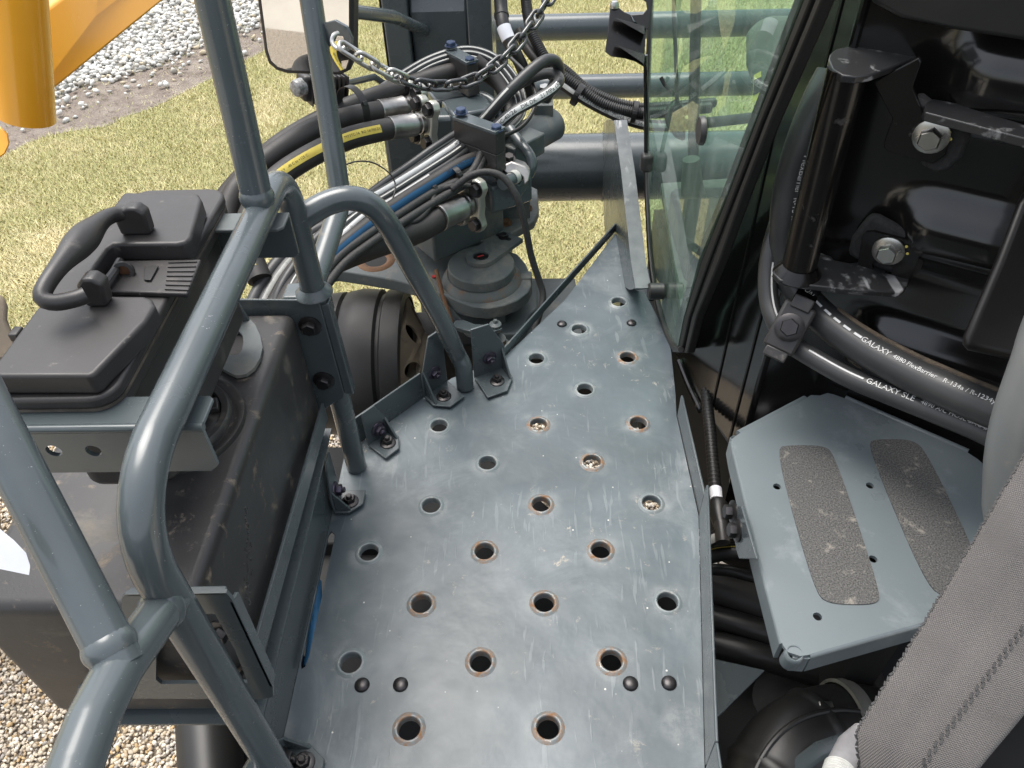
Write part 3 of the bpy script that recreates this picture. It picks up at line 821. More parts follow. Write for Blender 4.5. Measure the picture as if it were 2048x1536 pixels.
# feet: L-brackets with gussets, nuts
def foot_bracket(c, d, n, w=.05, h=.10, parent=rail, flip=1, violet=True, slope=.4):
    """c corner on the plate, d along the edge, n inward; vertical leaf behind + foot plate + gusset"""
    c = np.asarray(c, float); d = unit(d); n = unit(n); z = V3(0, 0, 1)
    f = [c + d * 0 + z * .0045, c + d * w + z * .0045, c + d * w + n * w * .55 + z * .0045, c + d * w * .62 + n * w * 1.0 + z * .0045, c + n * w * 1.0 + z * .0045]
    b = part('foot_bracket', MB().prism(f, z * .004), M['paint'], parent, bevel=.0012)
    leaf = [c + z * .004, c + d * w + z * .004, c + d * w + z * h * slope, c + d * w * .55 + z * h, c + z * h]
    part('leaf', MB().prism(leaf, n * .004), M['paint'], b, bevel=.0012)
    g0 = c + d * (w - .004) + z * .0085
    part('gusset', MB().prism([g0 + n * .004, g0 + n * w * .62, g0 + n * .004 + z * h * .42], -d * .004), M['paint'], b, bevel=.0008)
    inst('nut', HW['nut'], b, c + d * w * .52 + n * w * .52 + z * .0086)
    inst('nut', HW['nut_violet' if violet else 'nut'], b, c + d * w * .5 + n * .0042 + z * h * .36, n)
d1 = unit(Z(848, 795) - V3(XL, .477, 0)); n1 = V3(d1[1], -d1[0], 0)
foot_bracket(V3(-.0668, .388, 0) , (0, -1, 0), (1, 0, 0), .046, .105, flip=-1)
foot_bracket(V3(-.046, .4975, 0) + d1 * .004 + n1 * .014, d1, n1, .050, .085)
foot_bracket(V3(.098, .652, 0) + V3(-.002, .004, 0), -unit(Z(848, 795) - V3(XL, .477, 0)) * V3(-1, -1, 1) * -1, unit(V3(.62, -.78, 0)), .060, .135)
d2 = unit(Z(1239, 455) - Z(1002, 722))
foot_bracket(V3(.148, .664, 0), V3(.90, .43, 0), V3(.43, -.90, 0), .066, .125, slope=.5)
foot_bracket(V3(-.063, -.072, 0), (0, 1, 0), (1, 0, 0), .052, .07, violet=False)
# ------------------------------------------------------------------ chain post
cp = [V3(-.055, .80, 1.05), V3(-.055, .772, .66), V3(-.056, .745, .42), V3(-.058, .725, .33), V3(-.060, .60, .325), V3(-.060, .50, .300)]
cp = [D(600, -150, 1.08), D(622, 0, 1.11), D(650, 200, 1.16), D(676, 370, 1.215), D(688, 440, 1.20), D(655, 520, 1.17), D(618, 600, 1.13)]
chp = thing('chain_post', 'grey bent tube post with a welded chain tab beside the mirror', 'post', cp[-1])
part('tube', MB().tube(fillet([cp[0], cp[1], cp[3] + V3(0, 0, -.03), cp[6]], [.01, .05], 8), RT, 20), M['paint_rail'], chp)
tabc = D(678, 78, 1.125)
u_ = V3(.96, -.28, 0); z_ = V3(0, 0, 1)
tab = [tabc + u_ * a + z_ * b for a, b in ((-.022, .020), (-.002, .026), (.016, .018), (.022, .002), (.018, -.014), (.006, -.020), (-.004, -.016), (.001, -.006), (.008, -.004), (.007, .004), (-.004, .004), (-.010, -.006), (-.022, -.016))]
part('chain_tab', MB().prism(tab, V3(.28, .96, 0) * .006), M['paint_rail'], chp, bevel=.001)
# ================================================================== NEAR LADDER RAIL
lad = thing('ladder_rail', 'nearest grey tube handrail curving down at the lower left corner', 'railing', D(150, 1536, .62))
j0 = V3(XR - .004, -.0790, .450)
low = [j0, D(300, 1255, .60), D(236, 1350, .595), D(190, 1440, .575), D(160, 1536, .55), D(140, 1640, .53)]
low = [V3(XR, -.082, .452), D(236, 1340, .535), D(185, 1440, .50), D(150, 1536, .475), D(122, 1640, .45)]
part('lower_tube', MB().tube(fillet(low, [.05, .03, .03], 6), RT, 20), M['paint_rail'], lad)
up = [D(240, 1334, .537), D(92, 1045, .545), D(-12, 845, .55), D(-85, 700, .555)]
part('upper_tube', MB().tube(up, RT * 1.02, 20), M['paint_rail'], lad)
part('weld_collar', MB().lathe([(RT + .0005, .010), (RT + .002, .014), (RT + .0022, .018), (RT + .001, .022), (RT, .024)], D(240, 1334, .537), up[1] - up[0], 24), M['paint_rail'], lad)
part('weld_collar', MB().lathe([(RT + .0005, .008), (RT + .002, .011), (RT + .0022, .016), (RT, .021)], V3(XR, -.082, .452), low[1] - low[0], 24), M['paint_rail'], lad)
# lower branch near the bottom edge
lb = [D(548, 1500, .87), D(520, 1536, .85), D(470, 1620, .82)]
part('branch_tube', MB().tube(lb, RT, 18), M['paint_rail'], rail)
# white tag on the ladder rail
tg = [D(-60, 1050, .50), D(0, 1062, .50), D(28, 1085, .50), D(52, 1110, .502), D(60, 1135, .503), D(58, 1150, .504), D(0, 1138, .503), D(-60, 1125, .502)]
solo('paper_tag', MB().prism(tg, V3(.0, .001, .001)), M['white_paper'], 'white paper tag hanging at the left edge by the nearest handrail', 'tag')
# ================================================================== FUEL TANK
TX0, TX1, TY0, TY1, TZ0, TZ1 = -.300, -.070, -.034, .421, .130, .358
tank = thing('fuel_tank', 'dusty black plastic tank with ribbed filler cap under the case', 'tank', ((TX0 + TX1) / 2, (TY0 + TY1) / 2, TZ0))
def rbox(mb, c, s, r, n=5, bulge=0.0):
    """box with rounded edges (all twelve)"""
    c = np.asarray(c, float); h = np.asarray(s, float) / 2
    bm = bmesh.new(); bmesh.ops.create_cube(bm, size=2.0)
    for v in bm.verts: v.co = Vector((v.co.x * h[0], v.co.y * h[1], v.co.z * h[2]))
    bmesh.ops.bevel(bm, geom=list(bm.edges), offset=r, segments=n, profile=.5, affect='EDGES')
    bm.verts.index_update()
    mb.add([c + np.array(v.co[:]) for v in bm.verts], [[v.index for v in f.verts] for f in bm.faces]); bm.free()
    return mb
part('body', rbox(MB(), ((TX0 + TX1) / 2, (TY0 + TY1) / 2, (TZ0 + TZ1) / 2), (TX1 - TX0, TY1 - TY0, TZ1 - TZ0), .014, 4), M['tank'], tank, angle=70)
cc = V3(-.168, .206, TZ1)
capm = part('filler_cap', MB().lathe([(.0, .010), (.045, .010), (.052, .008), (.058, .004), (.0585, .012), (.066, .013), (.069, .010), (.070, .004), (.074, .004), (.078, .007), (.083, .006), (.0845, .0005), (.0845, -.004)], cc, (0, 0, 1), 48), M['tank'], tank, angle=50)
for k in range(6):
    a = k * math.pi / 3 + .35
    d = V3(math.cos(a), math.sin(a), 0); e = V3(-d[1], d[0], 0)
    part('cap_rib', MB().prism([cc + d * .012 - e * .004 + V3(0, 0, .0095), cc + d * .056 - e * .010 + V3(0, 0, .0095), cc + d * .056 + e * .010 + V3(0, 0, .0095), cc + d * .012 + e * .004 + V3(0, 0, .0095)], (0, 0, .009)), M['black_plastic'], capm, bevel=.002)
# embossed welding scars on the tank side
mb = MB()
for k in range(46):
    t = k / 46
    yy = .118 - .075 * t + rng.normal(0, .003); zz = .315 - .085 * t + rng.normal(0, .004)
    w_ = rng.uniform(.0015, .003) * (1 if t < .25 or t > .75 else 1.6)
    mb.lathe([(w_, 0), (w_ * .6, .0012), (0, .0016)], V3(TX1 - .0002, yy + (rng.normal(0, .006) if .25 < t < .75 else 0), zz), (1, 0, 0), 6)
o = part('weld_mark', mb, M['tank'], tank); o['kind'] = 'stuff'
# ---- hold-down plate on the tank top
hd = thing('tank_strap', 'grey hold-down plate with D-shaped hole lying on the tank top', 'bracket', Z(470, 700, TZ1))
zz = TZ1 + .0015
o_ = [Z(x, y, zz) for x, y in ((400, 652), (455, 647), (500, 642), (512, 655), (522, 676), (527, 700), (522, 722), (510, 742), (494, 754), (474, 757), (456, 748), (436, 737), (400, 726))]
h_ = [Z(x, y, zz) for x, y in ((418, 672), (448, 669), (480, 668), (487, 676), (489, 690), (486, 706), (478, 715), (466, 717), (448, 708), (418, 700))]
part('plate', MB().prism(o_, (0, 0, .005), [h_]), M['paint_dusty'], hd)
vp = [Z(440, 651, zz + .004), Z(499, 643, zz + .004)]
vp += [vp[1] + V3(-.012, .0, .045), vp[1] + V3(-.022, 0, .075), vp[0] + V3(0, 0, .075)]
part('upright', MB().prism(vp, (0, .005, 0)), M['paint'], hd, bevel=.001)
# ---- tank frame: end plate at the far side, lip bar, shelf, near bracket
tf = thing('tank_support', 'grey steel frame holding the black tank beside the walkway', 'frame', (-.17, .2, .08))
yp = .4245
pl = [Y(x, y, yp) for x, y in ((360, 598), (620, 601), (634, 603), (641, 612), (689, 788), (687, 797), (668, 806), (652, 818), (640, 836), (596, 790), (580, 640), (360, 640))]
part('end_plate', MB().prism(pl, (0, .004, 0)), M['paint'], tf, bevel=.0015)
ep = [Y(x, y, yp) for x, y in ((641, 612), (689, 788))]
part('end_flange', MB().prism([ep[0], ep[1], ep[1] + V3(.014, .0, -.002), ep[0] + V3(.012, .0, .004)], (0, .018, 0)), M['paint'], tf, bevel=.002)
part('post_saddle', rbox(MB(), V3(-.056, .446, .353), (.060, .036, .046), .004, 3), M['paint'], tf)
part('weld_bead', MB().lathe([(RT + .0005, .008), (RT + .004, .004), (RT + .009, -.001), (RT + .010, -.004)], V3(XR, .4435, .376), (0, 0, 1), 24), M['paint_rail'], tf)
for x, y in ((620, 651), (648, 760)):
    inst('flange_bolt', HW['flange_bolt'], tf, Y(x, y, yp - .0003), (0, -1, 0), scale=1.0)
a, b = V3(-.062, .405, .196), V3(-.062, -.045, .214)
part('lip_bar', MB().prism([a, b, b - V3(0, 0, .034), a - V3(0, 0, .034)], (.0045, 0, 0)), M['paint'], tf, bevel=.001)
part('shelf', MB().prism([V3(-.272, -.044, .124), V3(-.062, -.044, .124), V3(-.062, .42, .124), V3(-.272, .42, .124)], (0, 0, -.004)), M['paint'], tf)
yb = -.049
outl = [Y(x, y, yb) for x, y in ((243, 1196), (250, 1189), (452, 1186), (464, 1199), (546, 1374), (546, 1394), (520, 1399), (262, 1397), (158, 1390), (152, 1384), (156, 1376), (250, 1378))]
win = [Y(x, y, yb) for x, y in ((318, 1230), (430, 1228), (470, 1300), (496, 1366), (322, 1368), (312, 1360), (312, 1240))]
part('near_bracket', MB().prism(outl, (0, .004, 0), [win]), M['paint'], tf)
e1, e2 = Y(466, 1203, yb), Y(546, 1374, yb)
part('bracket_fold', MB().prism([e1, e2, e2 + V3(0, .014, 0), e1 + V3(0, .014, -.006)], (-.004, 0, 0)), M['paint'], tf, bevel=.001)
e1, e2 = Y(250, 1189, yb), Y(452, 1186, yb)
part('bracket_fold', MB().prism([e1, e2, e2 + V3(-.002, .008, 0), e1 + V3(.002, .008, 0)], (0, 0, -.004)), M['paint'], tf, bevel=.0015)
for x, y in ((446, 1260), (500, 1345)):
    inst('flange_bolt', HW['flange_bolt'], tf, Y(x, y, yb + .02), (-.3, -1, .1), scale=.9)
part('shelf_leg', MB().box((-.10, .10, -.10), (.04, .05, .43)), M['dark'], tf, bevel=.003)
part('shelf_leg', MB().box((-.20, .36, -.10), (.04, .05, .43)), M['dark'], tf, bevel=.003)
# dark hoses lying in the gap between tank frame and walkway
for k, (pts, r, lab) in enumerate([
    ([V3(-.11, .45, .02), V3(-.10, .32, .0), V3(-.115, .2, -.03), V3(-.10, .08, -.05), V3(-.12, -.1, -.1)], .019, 'brown-black hose deep in the gap beside the blue cable'),
    ([V3(-.15, .40, .05), V3(-.125, .22, .04), V3(-.095, .12, .0), V3(-.09, .02, -.02), V3(-.12, -.12, -.1)], .013, 'black hose with white label in the gap below the tank lip')]):
    th = thing('gap_hose', lab, 'hose', pts[2])
    pp = spline(pts, 8)
    part('hose', MB().tube(pp, r, 12), M['rubber'] if k else M['rubber_dark'], th)
    if k: strip_on_tube(pp, r, .26, .33, .012, to_cam, M['white_soft'], th, 'label')
# lower black cylinder and rail under the tank
solo('exhaust_drum', MB().tube([D(410, 1380, 1.30), D(418, 1480, 1.25), D(432, 1640, 1.16)], .050, 28), M['rubber_dark'], 'black cylinder hanging below the tank shelf above the gravel', 'cylinder')
# ================================================================== CASE CARRIER
car = thing('case_carrier', 'pair of grey steel angles carrying the black case on the rail', 'bracket', (-.13, .2, .54))
zt = .546
yn, yf = float(Z(414, 853, zt)[1]), float(Z(430, 790, zt)[1])
part('near_angle', MB().prism([V3(-.33, yn, zt), V3(-.026, yn, zt), V3(-.0215, yn + .004, zt), V3(-.0215, yf - .004, zt), V3(-.026, yf, zt), V3(-.33, yf, zt)], (0, 0, -.004)), M['paint'], car, bevel=.0012)
face = [V3(-.33, yn - .001, zt - .003), V3(-.0215, yn - .001, zt - .003), V3(-.0215, yn - .001, zt - .048), V3(-.029, yn - .001, zt - .055), V3(-.33, yn - .001, zt - .055)]
hl = [circ(Y(x, y - 3, yn - .001), .0068, 16, (1, 0, 0), (0, 0, 1)) for x, y in ((108, 905), (187, 905))]
part('near_web', MB().prism(face, (0, .004, 0), hl), M['paint'], car)
part('bend', MB().tube([V3(-.33, yn + .0025, zt - .0032), V3(-.0217, yn + .0025, zt - .0032)], .0042, 12), M['paint'], car)
fn, ff = float(Z(575, 458, zt)[1]), float(Z(578, 424, zt)[1])
part('far_angle', MB().prism([V3(-.19, fn, zt), V3(-.029, fn, zt), V3(-.0225, fn + .006, zt), V3(-.0225, ff, zt), V3(-.19, ff, zt)], (0, 0, -.004)), M['paint_dusty'], car, bevel=.0012)
part('far_web', MB().prism([V3(-.19, ff, zt - .004), V3(-.0225, ff, zt - .004), V3(-.0225, ff, zt - .055), V3(-.03, ff, zt - .06), V3(-.19, ff, zt - .06)], (0, -.004, 0)), M['paint'], car, bevel=.001)
# ================================================================== STORAGE CASE
zr, zl = .562, .584
case = thing('storage_case', 'black plastic carry case with folding handle lying on the rail brackets', 'case', (-.15, .2, .40))
R0 = Z(434, 414, zr); R1 = Z(231, 786, zr)
xr = float((R0[0] + R1[0]) / 2); ynr = float(Z(100, 800, zr)[1]); yfr = float(Z(391, 377, zr)[1]); xl = float(Z(243, 384, zl)[0]) - .010
def ring(cx, cy, hx, hy, r, z): return rrect((cx, cy, z), hx, hy, r, (1, 0, 0), (0, 1, 0), 6)
cx_, cy_, hx_, hy_ = (xl + xr) / 2, (ynr + yfr) / 2, (xr - xl) / 2, (yfr - ynr) / 2
part('lid_rim', MB().prism(ring(cx_, cy_, hx_, hy_, .022, zr), (0, 0, -.012)), M['black_plastic'], case, bevel=.0035, seg=3)
part('gasket', MB().prism(ring(cx_, cy_, hx_ - .0008, hy_ - .0008, .0215, zr - .0121), (0, 0, -.003)), M['seam'], case)
part('body', MB().prism(ring(cx_, cy_, hx_ - .001, hy_ - .001, .021, zr - .0152), (0, 0, -.012)), M['black_plastic'], case, bevel=.002)
part('tub', MB().prism(ring(cx_, cy_, hx_ - .008, hy_ - .036, .02, zr - .0273), (0, 0, -.13)), M['black_plastic'], case, bevel=.006)
upx = [(243, 384), (380, 382), (396, 386), (403, 398), (392, 440), (382, 474), (372, 483), (352, 487), (228, 487), (214, 497), (190, 532), (163, 585), (215, 591), (288, 591), (303, 597), (310, 610), (290, 642), (190, 745), (178, 752), (0, 752), (-60, 752), (-58, 735), (-20, 733), (34, 664), (81, 608)]
up_ = [Z(x, y, zl) for x, y in upx]
yb_ = min(p[1] for p in up_)
up_ = [p if p[0] > xl + .004 else V3(xl + .010, p[1], zl) for p in up_]
L_ = [p for p in up_ if p[0] > xl + .012]
poly = [V3(xl + .012, up_[0][1], zl)] + L_[1:] if False else L_
poly = [V3(xl + .012, up_[0][1] - .002, zl), V3(xl + .016, up_[0][1], zl)] + [p for p in L_[1:] if p[0] > xl + .02] + [V3(xl + .014, yb_, zl), V3(xl + .012, yb_ + .003, zl)]
part('lid_panel', MB().prism(poly, (0, 0, zr - zl + .0005)), M['black_plastic'], case, bevel=.006, seg=4)
# latch
zq = zr + .006
lp = [Z(x, y, zq) for x, y in ((232, 521), (402, 518), (397, 530), (374, 587), (206, 582))]
lt = part('latch', MB().prism(lp, (0, 0, -.0055)), M['black_plastic'], case, bevel=.0015)
for k in range(7):
    t = (k + .5) / 7
    a = Z(330 + (1 - t) * 8, 522 + t * 62, zq); b = Z(396 - t * 20, 520 + t * 66, zq)
    part('latch_rib', MB().bar(a + V3(0, 0, .0006), b + V3(0, 0, .0006), .0012, .0016, (0, 0, 1)), M['black_plastic'], lt)
rc = Z(248, 543, zq + .004)
part('staple', MB().lathe([(.0062, -.003), (.0098, -.003), (.0105, 0), (.0098, .003), (.0062, .003), (.0062, -.003)], rc, (.2, -1, .4), 20), M['black_plastic'], lt, angle=50)
part('staple_plug', MB().cyl(rc - V3(0, -.001, 0), rc + V3(0, .002, 0), .0063, 16), M['rust'], lt)
part('hasp', MB().prism([Z(x, y, zq + .001) for x, y in ((290, 536), (306, 532), (318, 534), (302, 562), (288, 562))], (0, 0, .0015)), M['rubber_dark'], lt, bevel=.0006)
part('hasp', MB().tube([Z(240, 522, zq + .006), Z(228, 545, zq + .007), Z(210, 570, zq + .006)], [.004, .0045, .005], 10), M['black_plastic'], lt)
# handle and its ears
hz = zl + .022
hp = [Z(280, 424, hz), Z(255, 425, hz), Z(226, 430, hz + .003), Z(198, 446, hz + .008), Z(150, 496, hz + .014), Z(112, 541, hz + .015), Z(88, 578, hz + .011), Z(86, 598, hz + .007), Z(112, 605, hz + .003), Z(150, 598, hz), Z(172, 590, hz)]
hpp = resample(spline(hp, 8), .004); n_ = len(hpp)
rr_ = [.0074 + .0062 * math.exp(-((i / n_ - .42) / .16) ** 2) for i in range(n_)]
part('handle', MB().tube(hpp, rr_, 16), M['black_plastic'], case, angle=60)
for (b0, b1, tp) in (((243, 476), (304, 466), (262, 424)), ((176, 618), (216, 612), (174, 566))):
    p0, p1, pt = Z(*b0, zl), Z(*b1, zl), Z(*tp, hz + .005)
    ym = (p0[1] + p1[1]) / 2
    ear = [V3(p0[0] - .002, ym, zl), V3(p1[0], ym, zl), V3(pt[0] + .012, ym, hz + .002), V3(pt[0] + .005, ym, hz + .009), V3(pt[0] - .004, ym, hz + .009), V3(p0[0] - .003, ym, hz + .001)]
    part('handle_ear', MB().prism(ear, (0, .016, 0)), M['black_plastic'], case, bevel=.003, seg=3)
# ================================================================== YELLOW FRAME
yf_ = thing('yellow_frame', 'glossy orange-yellow tube and beam at the upper left corner', 'machine frame', D(40, 300, 1.6))
ta, tb_ = D(22, -140, 1.42), D(54, 236, 1.62)
part('post_tube', MB().lathe([(.044, 0), (.0555, 0), (.0555, 1.0), (.044, 1.0)], tb_, ta - tb_, 32) if False else MB().lathe([(.043, .05), (.043, .001), (.0545, 0), (.0545, .45)], tb_, ta - tb_, 36), M['yellow'], yf_, angle=50)
bdir = unit(D(420, -110, 2.0) - D(120, 150, 1.62))
p0 = D(30, 150, 1.60)
bx = [D(60, 238, 1.64), D(100, 186, 1.64), D(330, 0, 1.95), D(520, -155, 2.2)]
q0, q1 = D(100, 187, 1.66), D(480, -122, 2.2)
top0, top1 = D(84, 40, 1.60), D(300, -100, 2.0)
nrm_ = unit(np.cross(q1 - q0, top0 - q0))
part('side_beam', MB().prism([D(40, 236, 1.62), q1, D(330, -160, 2.1), D(60, 45, 1.58)], -nrm_ * .06 if np.dot(nrm_, CAM - q0) > 0 else nrm_ * .06), M['yellow'], yf_, bevel=.008)
part('hook_plate', MB().prism([D(-80, 250, 1.62), D(0, 252, 1.62), D(16, 268, 1.62), D(19, 288, 1.62), D(10, 308, 1.62), D(-5, 318, 1.62), D(-80, 318, 1.62)], unit(_ray(10, 290)) * .02), M['yellow'], yf_, bevel=.003)
part('frame_leg', MB().cyl(V3(*(D(-460, 300, 1.62)[:2]), GZ), D(-460, 300, 1.62), .05, 20), M['yellow'], yf_)
part('frame_link', MB().tube([D(-460, 300, 1.62), D(-60, 290, 1.64)], .02, 12), M['yellow'], yf_)
# grey-brown tyre edge seen at the left border
ty = thing('side_tyre', 'grey-brown tyre lug showing at the left border beside the case', 'tyre', V3(*D(-60, 650, 1.6)[:2], GZ))
part('tread_lug', MB().prism([D(-160, 560, 1.6), D(-20, 580, 1.6), D(8, 592, 1.6), D(16, 612, 1.6), D(15, 640, 1.6), D(26, 668, 1.6), D(37, 690, 1.6), D(20, 720, 1.6), D(-160, 760, 1.6)], unit(_ray(0, 650)) * .12), M['rimdust'], ty, bevel=.01)
part('tread_lug', rbox(MB(), D(34, 668, 1.58), (.02, .03, .02), .004), M['black_plastic'], ty)
part('tyre_body', MB().lathe([(.30, -.12), (.42, -.12), (.46, -.08), (.46, .08), (.42, .12), (.30, .12)], V3(*D(-760, 600, 1.75)[:2], GZ + .46), (1, 0, 0), 40), M['rimdust'], ty)
# ================================================================== DRUM WHEEL
wx, wy, wz, wR = -.040, 1.02, -.272, .185
wh = thing('drum_wheel', 'smooth black drum wheel with dusty slotted rim under the knuckle arm', 'wheel', (wx - .1, wy, wz - wR))
prof = [(wR * .90, .000), (wR * .985, -.004), (wR, -.016), (wR, -.046), (wR - .010, -.051), (wR - .010, -.058), (wR + .001, -.064), (wR + .004, -.11), (wR - .004, -.145), (wR - .012, -.150), (wR - .004, -.156), (wR - .010, -.23), (wR * .8, -.24)]
part('tyre', MB().lathe(prof, (wx, wy, wz), (1, 0, 0), 64), M['tyre'], wh, angle=50)
hub = []
disc_out = circ((wx - .006, wy, wz), wR * .91, 48, (0, 1, 0), (0, 0, 1))
slots = []
for k in range(8):
    a = 2 * math.pi * k / 8 + .2
    c_ = V3(wx - .006, wy + wR * .62 * math.cos(a), wz + wR * .62 * math.sin(a))
    rd = V3(0, math.cos(a), math.sin(a)); tg_ = V3(0, -math.sin(a), math.cos(a))
    slots.append([c_ + rd * .030 * math.cos(t) + tg_ * .019 * math.sin(t) for t in np.linspace(0, 2 * math.pi, 17)[:-1]])
mb = MB().prism(disc_out, (-.006, 0, 0), slots)
mb.v = [(p[0] + .085 * (1 - math.hypot(p[1] - wy, p[2] - wz) / (wR * .91)), p[1], p[2]) for p in mb.v]
part('rim_disc', mb, M['rimdust'], wh)
part('rim_hub', MB().lathe([(wR * .46, .03), (wR * .36, .058), (wR * .30, .075), (0, .078)], (wx - .006, wy, wz), (1, 0, 0), 24), M['rimdust'], wh)
part('rim_well', MB().lathe([(wR * .9, -.012), (wR * .86, -.12), (0, -.12)], (wx, wy, wz), (1, 0, 0), 40), M['dark'], wh)
# ================================================================== KNUCKLE
kn = thing('steering_knuckle', 'dusty grey knuckle arm with stacked round pin cap', 'knuckle', (.1, 1.05, -.3))
za = -.035
armp = [(640, 552), (672, 541), (700, 545), (784, 559), (830, 571), (884, 587), (915, 602), (945, 613), (975, 616), (1006, 611), (1035, 600), (1056, 584), (1063, 570), (1060, 548), (1052, 528), (1035, 508), (1000, 495), (950, 490), (891, 488), (852, 490), (800, 492), (740, 500), (690, 512), (640, 525)]
part('arm_plate', MB().prism([Z(x, y, za) for x, y in armp], (0, 0, -.032)), M['paint_dusty'], kn, bevel=.003)
pc = Z(964, 558, za)
part('pin_ring', MB().lathe([(.093, 0), (.091, .005), (.085, .010), (.080, .0165), (.0, .017)], pc, (0, 0, 1), 48), M['rust_paint'], kn, angle=50)
part('pin_cap', MB().lathe([(.073, .016), (.0765, .018), (.0765, .040), (.0745, .0425), (0, .0425)], pc, (0, 0, 1), 48), M['paint_dusty'], kn)
zc_ = pc[2] + .0435
l0, l1 = Z(962, 519, zc_), Z(1022, 478, zc_)
ld = unit(l1 - l0); lw = V3(-ld[1], ld[0], 0)
lock = [l1 + ld * .006 - lw * .032, l1 + ld * .006 + lw * .030] + [l0 + .034 * (lw * math.cos(t) - ld * math.sin(t)) for t in np.linspace(0, math.pi, 11)]
part('lock_plate', MB().prism(lock, (0, 0, .010), [circ(l0, .019, 12)]), M['paint_dusty'], kn)
nb = part('lock_nut', MB().hexa(l0 - V3(0, 0, .001), (0, 0, 1), .0175, .009), M['dark_steel'], kn)
part('paint_mark', MB().bar(l0 + V3(-.008, -.002, .0088), l0 + V3(.006, .004, .0088), .003, .001, (0, 0, 1)), M['red_mark'], nb)
bl = Z(1007, 474, zc_ + .010)
part('bolt_slot', MB().prism(rrect(bl, .022, .006, .0055, lw, ld), (0, 0, .0004)), M['dark'], kn)
o = inst('bolt', HW['bolt'], kn, bl, (0, 0, 1), scale=1.0)
part('paint_mark', MB().bar(bl + V3(-.003, 0, .0082), bl + V3(.003, 0, .0082), .004, .0006, (0, 0, 1)), M['red_mark'], o) if False else None
part('stop_lug', rbox(MB(), Z(1051, 566, za - .02), (.030, .03, .05), .005), M['paint_dusty'], kn)
# lower yoke
zb = -.115
lowp = [(905, 622), (930, 650), (960, 662), (1000, 668), (1036, 668), (1048, 655), (1058, 630), (1075, 615), (1075, 560), (900, 560)]
part('lower_yoke', MB().prism([Z(x, y, zb) for x, y in lowp], (0, 0, -.035)), M['paint_dusty'], kn, bevel=.004)
part('pin_boss', MB().lathe([(.092, -.04), (.092, -.01), (.084, .0), (.078, .02), (.078, .05)], Z(962, 592, zb), (0, 0, 1), 40), M['paint_dusty'], kn, angle=50)
part('pin_washer', MB().lathe([(.0795, .030), (.086, .034), (.086, .038), (.0795, .042)], Z(962, 592, zb), (0, 0, 1), 40), M['rust'], kn, angle=50)
part('stop_block', rbox(MB(), Z(999, 632, zb + .012), (.030, .022, .03), .003), M['paint_dusty'], kn)
part('rusty_rod', MB().tube([Z(872, 540, za + .03), Z(884, 585, za + .0), Z(904, 645, za - .05)], .0048, 10), M['rust'], kn)
part('paint_mark', MB().prism(circ(Z(868, 554, za + .002), .005, 8), (0, 0, .003)), M['red_mark'], kn)
part('support_plate', MB().prism([Z(x, y, -.16) for x, y in ((1000, 556), (1150, 556), (1170, 700), (1000, 700))], (0, 0, -.03)), M['paint_dusty'], kn, bevel=.003)
part('rust_patch', MB().lathe([(.026, .0008), (.030, .004), (.036, .004), (.043, .002), (.046, 0)], Z(752, 522, za), (0, 0, 1), 28), M['rust'], kn, angle=50)
part('bore_shade', MB().prism(circ(Z(752, 522, za + .0012), .029, 24), (0, 0, -.001)), M['dark'], kn)  # flat dark disc on the arm; the bore's shade is in its colour
part('kingpin', MB().cyl(Z(962, 592, -.5), Z(962, 592, -.12), .06, 24), M['paint_dusty'], kn)
# sensor bracket with rod end
sb = thing('sensor_link', 'small grey bracket with black rod end in front of the knuckle', 'bracket', Z(1000, 690, -.10))
zs = -.02
part('link_plate', MB().prism([Z(x, y, zs) for x, y in ((911, 640), (929, 640), (950, 648), (985, 650), (1001, 647), (1004, 658), (985, 664), (960, 666), (930, 660), (905, 652))], (0, 0, -.010)), M['paint'], sb, bevel=.001)
part('link_cap', MB().lathe([(.013, 0), (.013, .006), (.006, .010), (.004, .016), (0, .016)], Z(991, 652, zs), (0, 0, 1), 16), M['paint_dusty'], sb)
part('rod_end', MB().cyl(Z(992, 655, zs - .01), Z(992, 655, zs - .055), .012, 12), M['rubber_dark'], sb)
part('rod_washer', MB().lathe([(0, 0), (.026, 0), (.026, .005), (.018, .010), (.018, .022), (0, .022)], Z(996, 692, zs - .055), (0, 0, 1), 24), M['rust_paint'], sb, angle=50)
# ================================================================== AXLE, BOOM TUBES, MAST, PLATE
ax = thing('axle_tube', 'thick dark grey horizontal axle tube beside the cab', 'tube', V3(.6, 1.6, -.14))
a0 = Y(1150, 335, 1.6)
part('tube', MB().cyl(V3(.10, 1.6, a0[2]), V3(1.7, 1.6, a0[2]), .093, 48), M['paint'], ax)
part('weld_ring', MB().lathe([(.0935, -.006), (.097, 0), (.0935, .006)], V3(float(Y(1205, 335, 1.6)[0]), 1.6, a0[2]), (1, 0, 0), 40), M['paint'], ax)
part('end_support', MB().box((1.5, 1.6, -.75), (.12, .12, 1.38)), M['dark'], ax)
for k, (py, yy, r, lab) in enumerate(((53, 3.0, .053, 'upper grey horizontal boom tube at the top edge'), (173, 2.6, .046, 'lower grey horizontal boom tube below the upper one'))):
    c0 = Y(1180, py, yy); t = thing('boom_tube', lab, 'tube', (c0[0], yy, GZ), group='boom tubes behind the mast')
    part('tube', MB().cyl(V3(.12 - .1 * k, yy, c0[2]), V3(2.9, yy, c0[2]), r, 32), M['paint'], t)
    part('stand', MB().box((2.85, yy, (c0[2] + GZ) / 2), (.08, .08, c0[2] - GZ)), M['paint'], t)
    part('stand', MB().box((.16 - .1 * k, yy, (c0[2] + GZ) / 2), (.06, .06, c0[2] - GZ)), M['paint'], t)
pxp = .470
pf = [X(x, y, pxp) for x, y in ((1228, 241), (1214, 239), (1207, 246), (1204, 300), (1208, 440), (1216, 520), (1240, 566), (1258, 580), (1271, 577), (1262, 525), (1242, 342))]
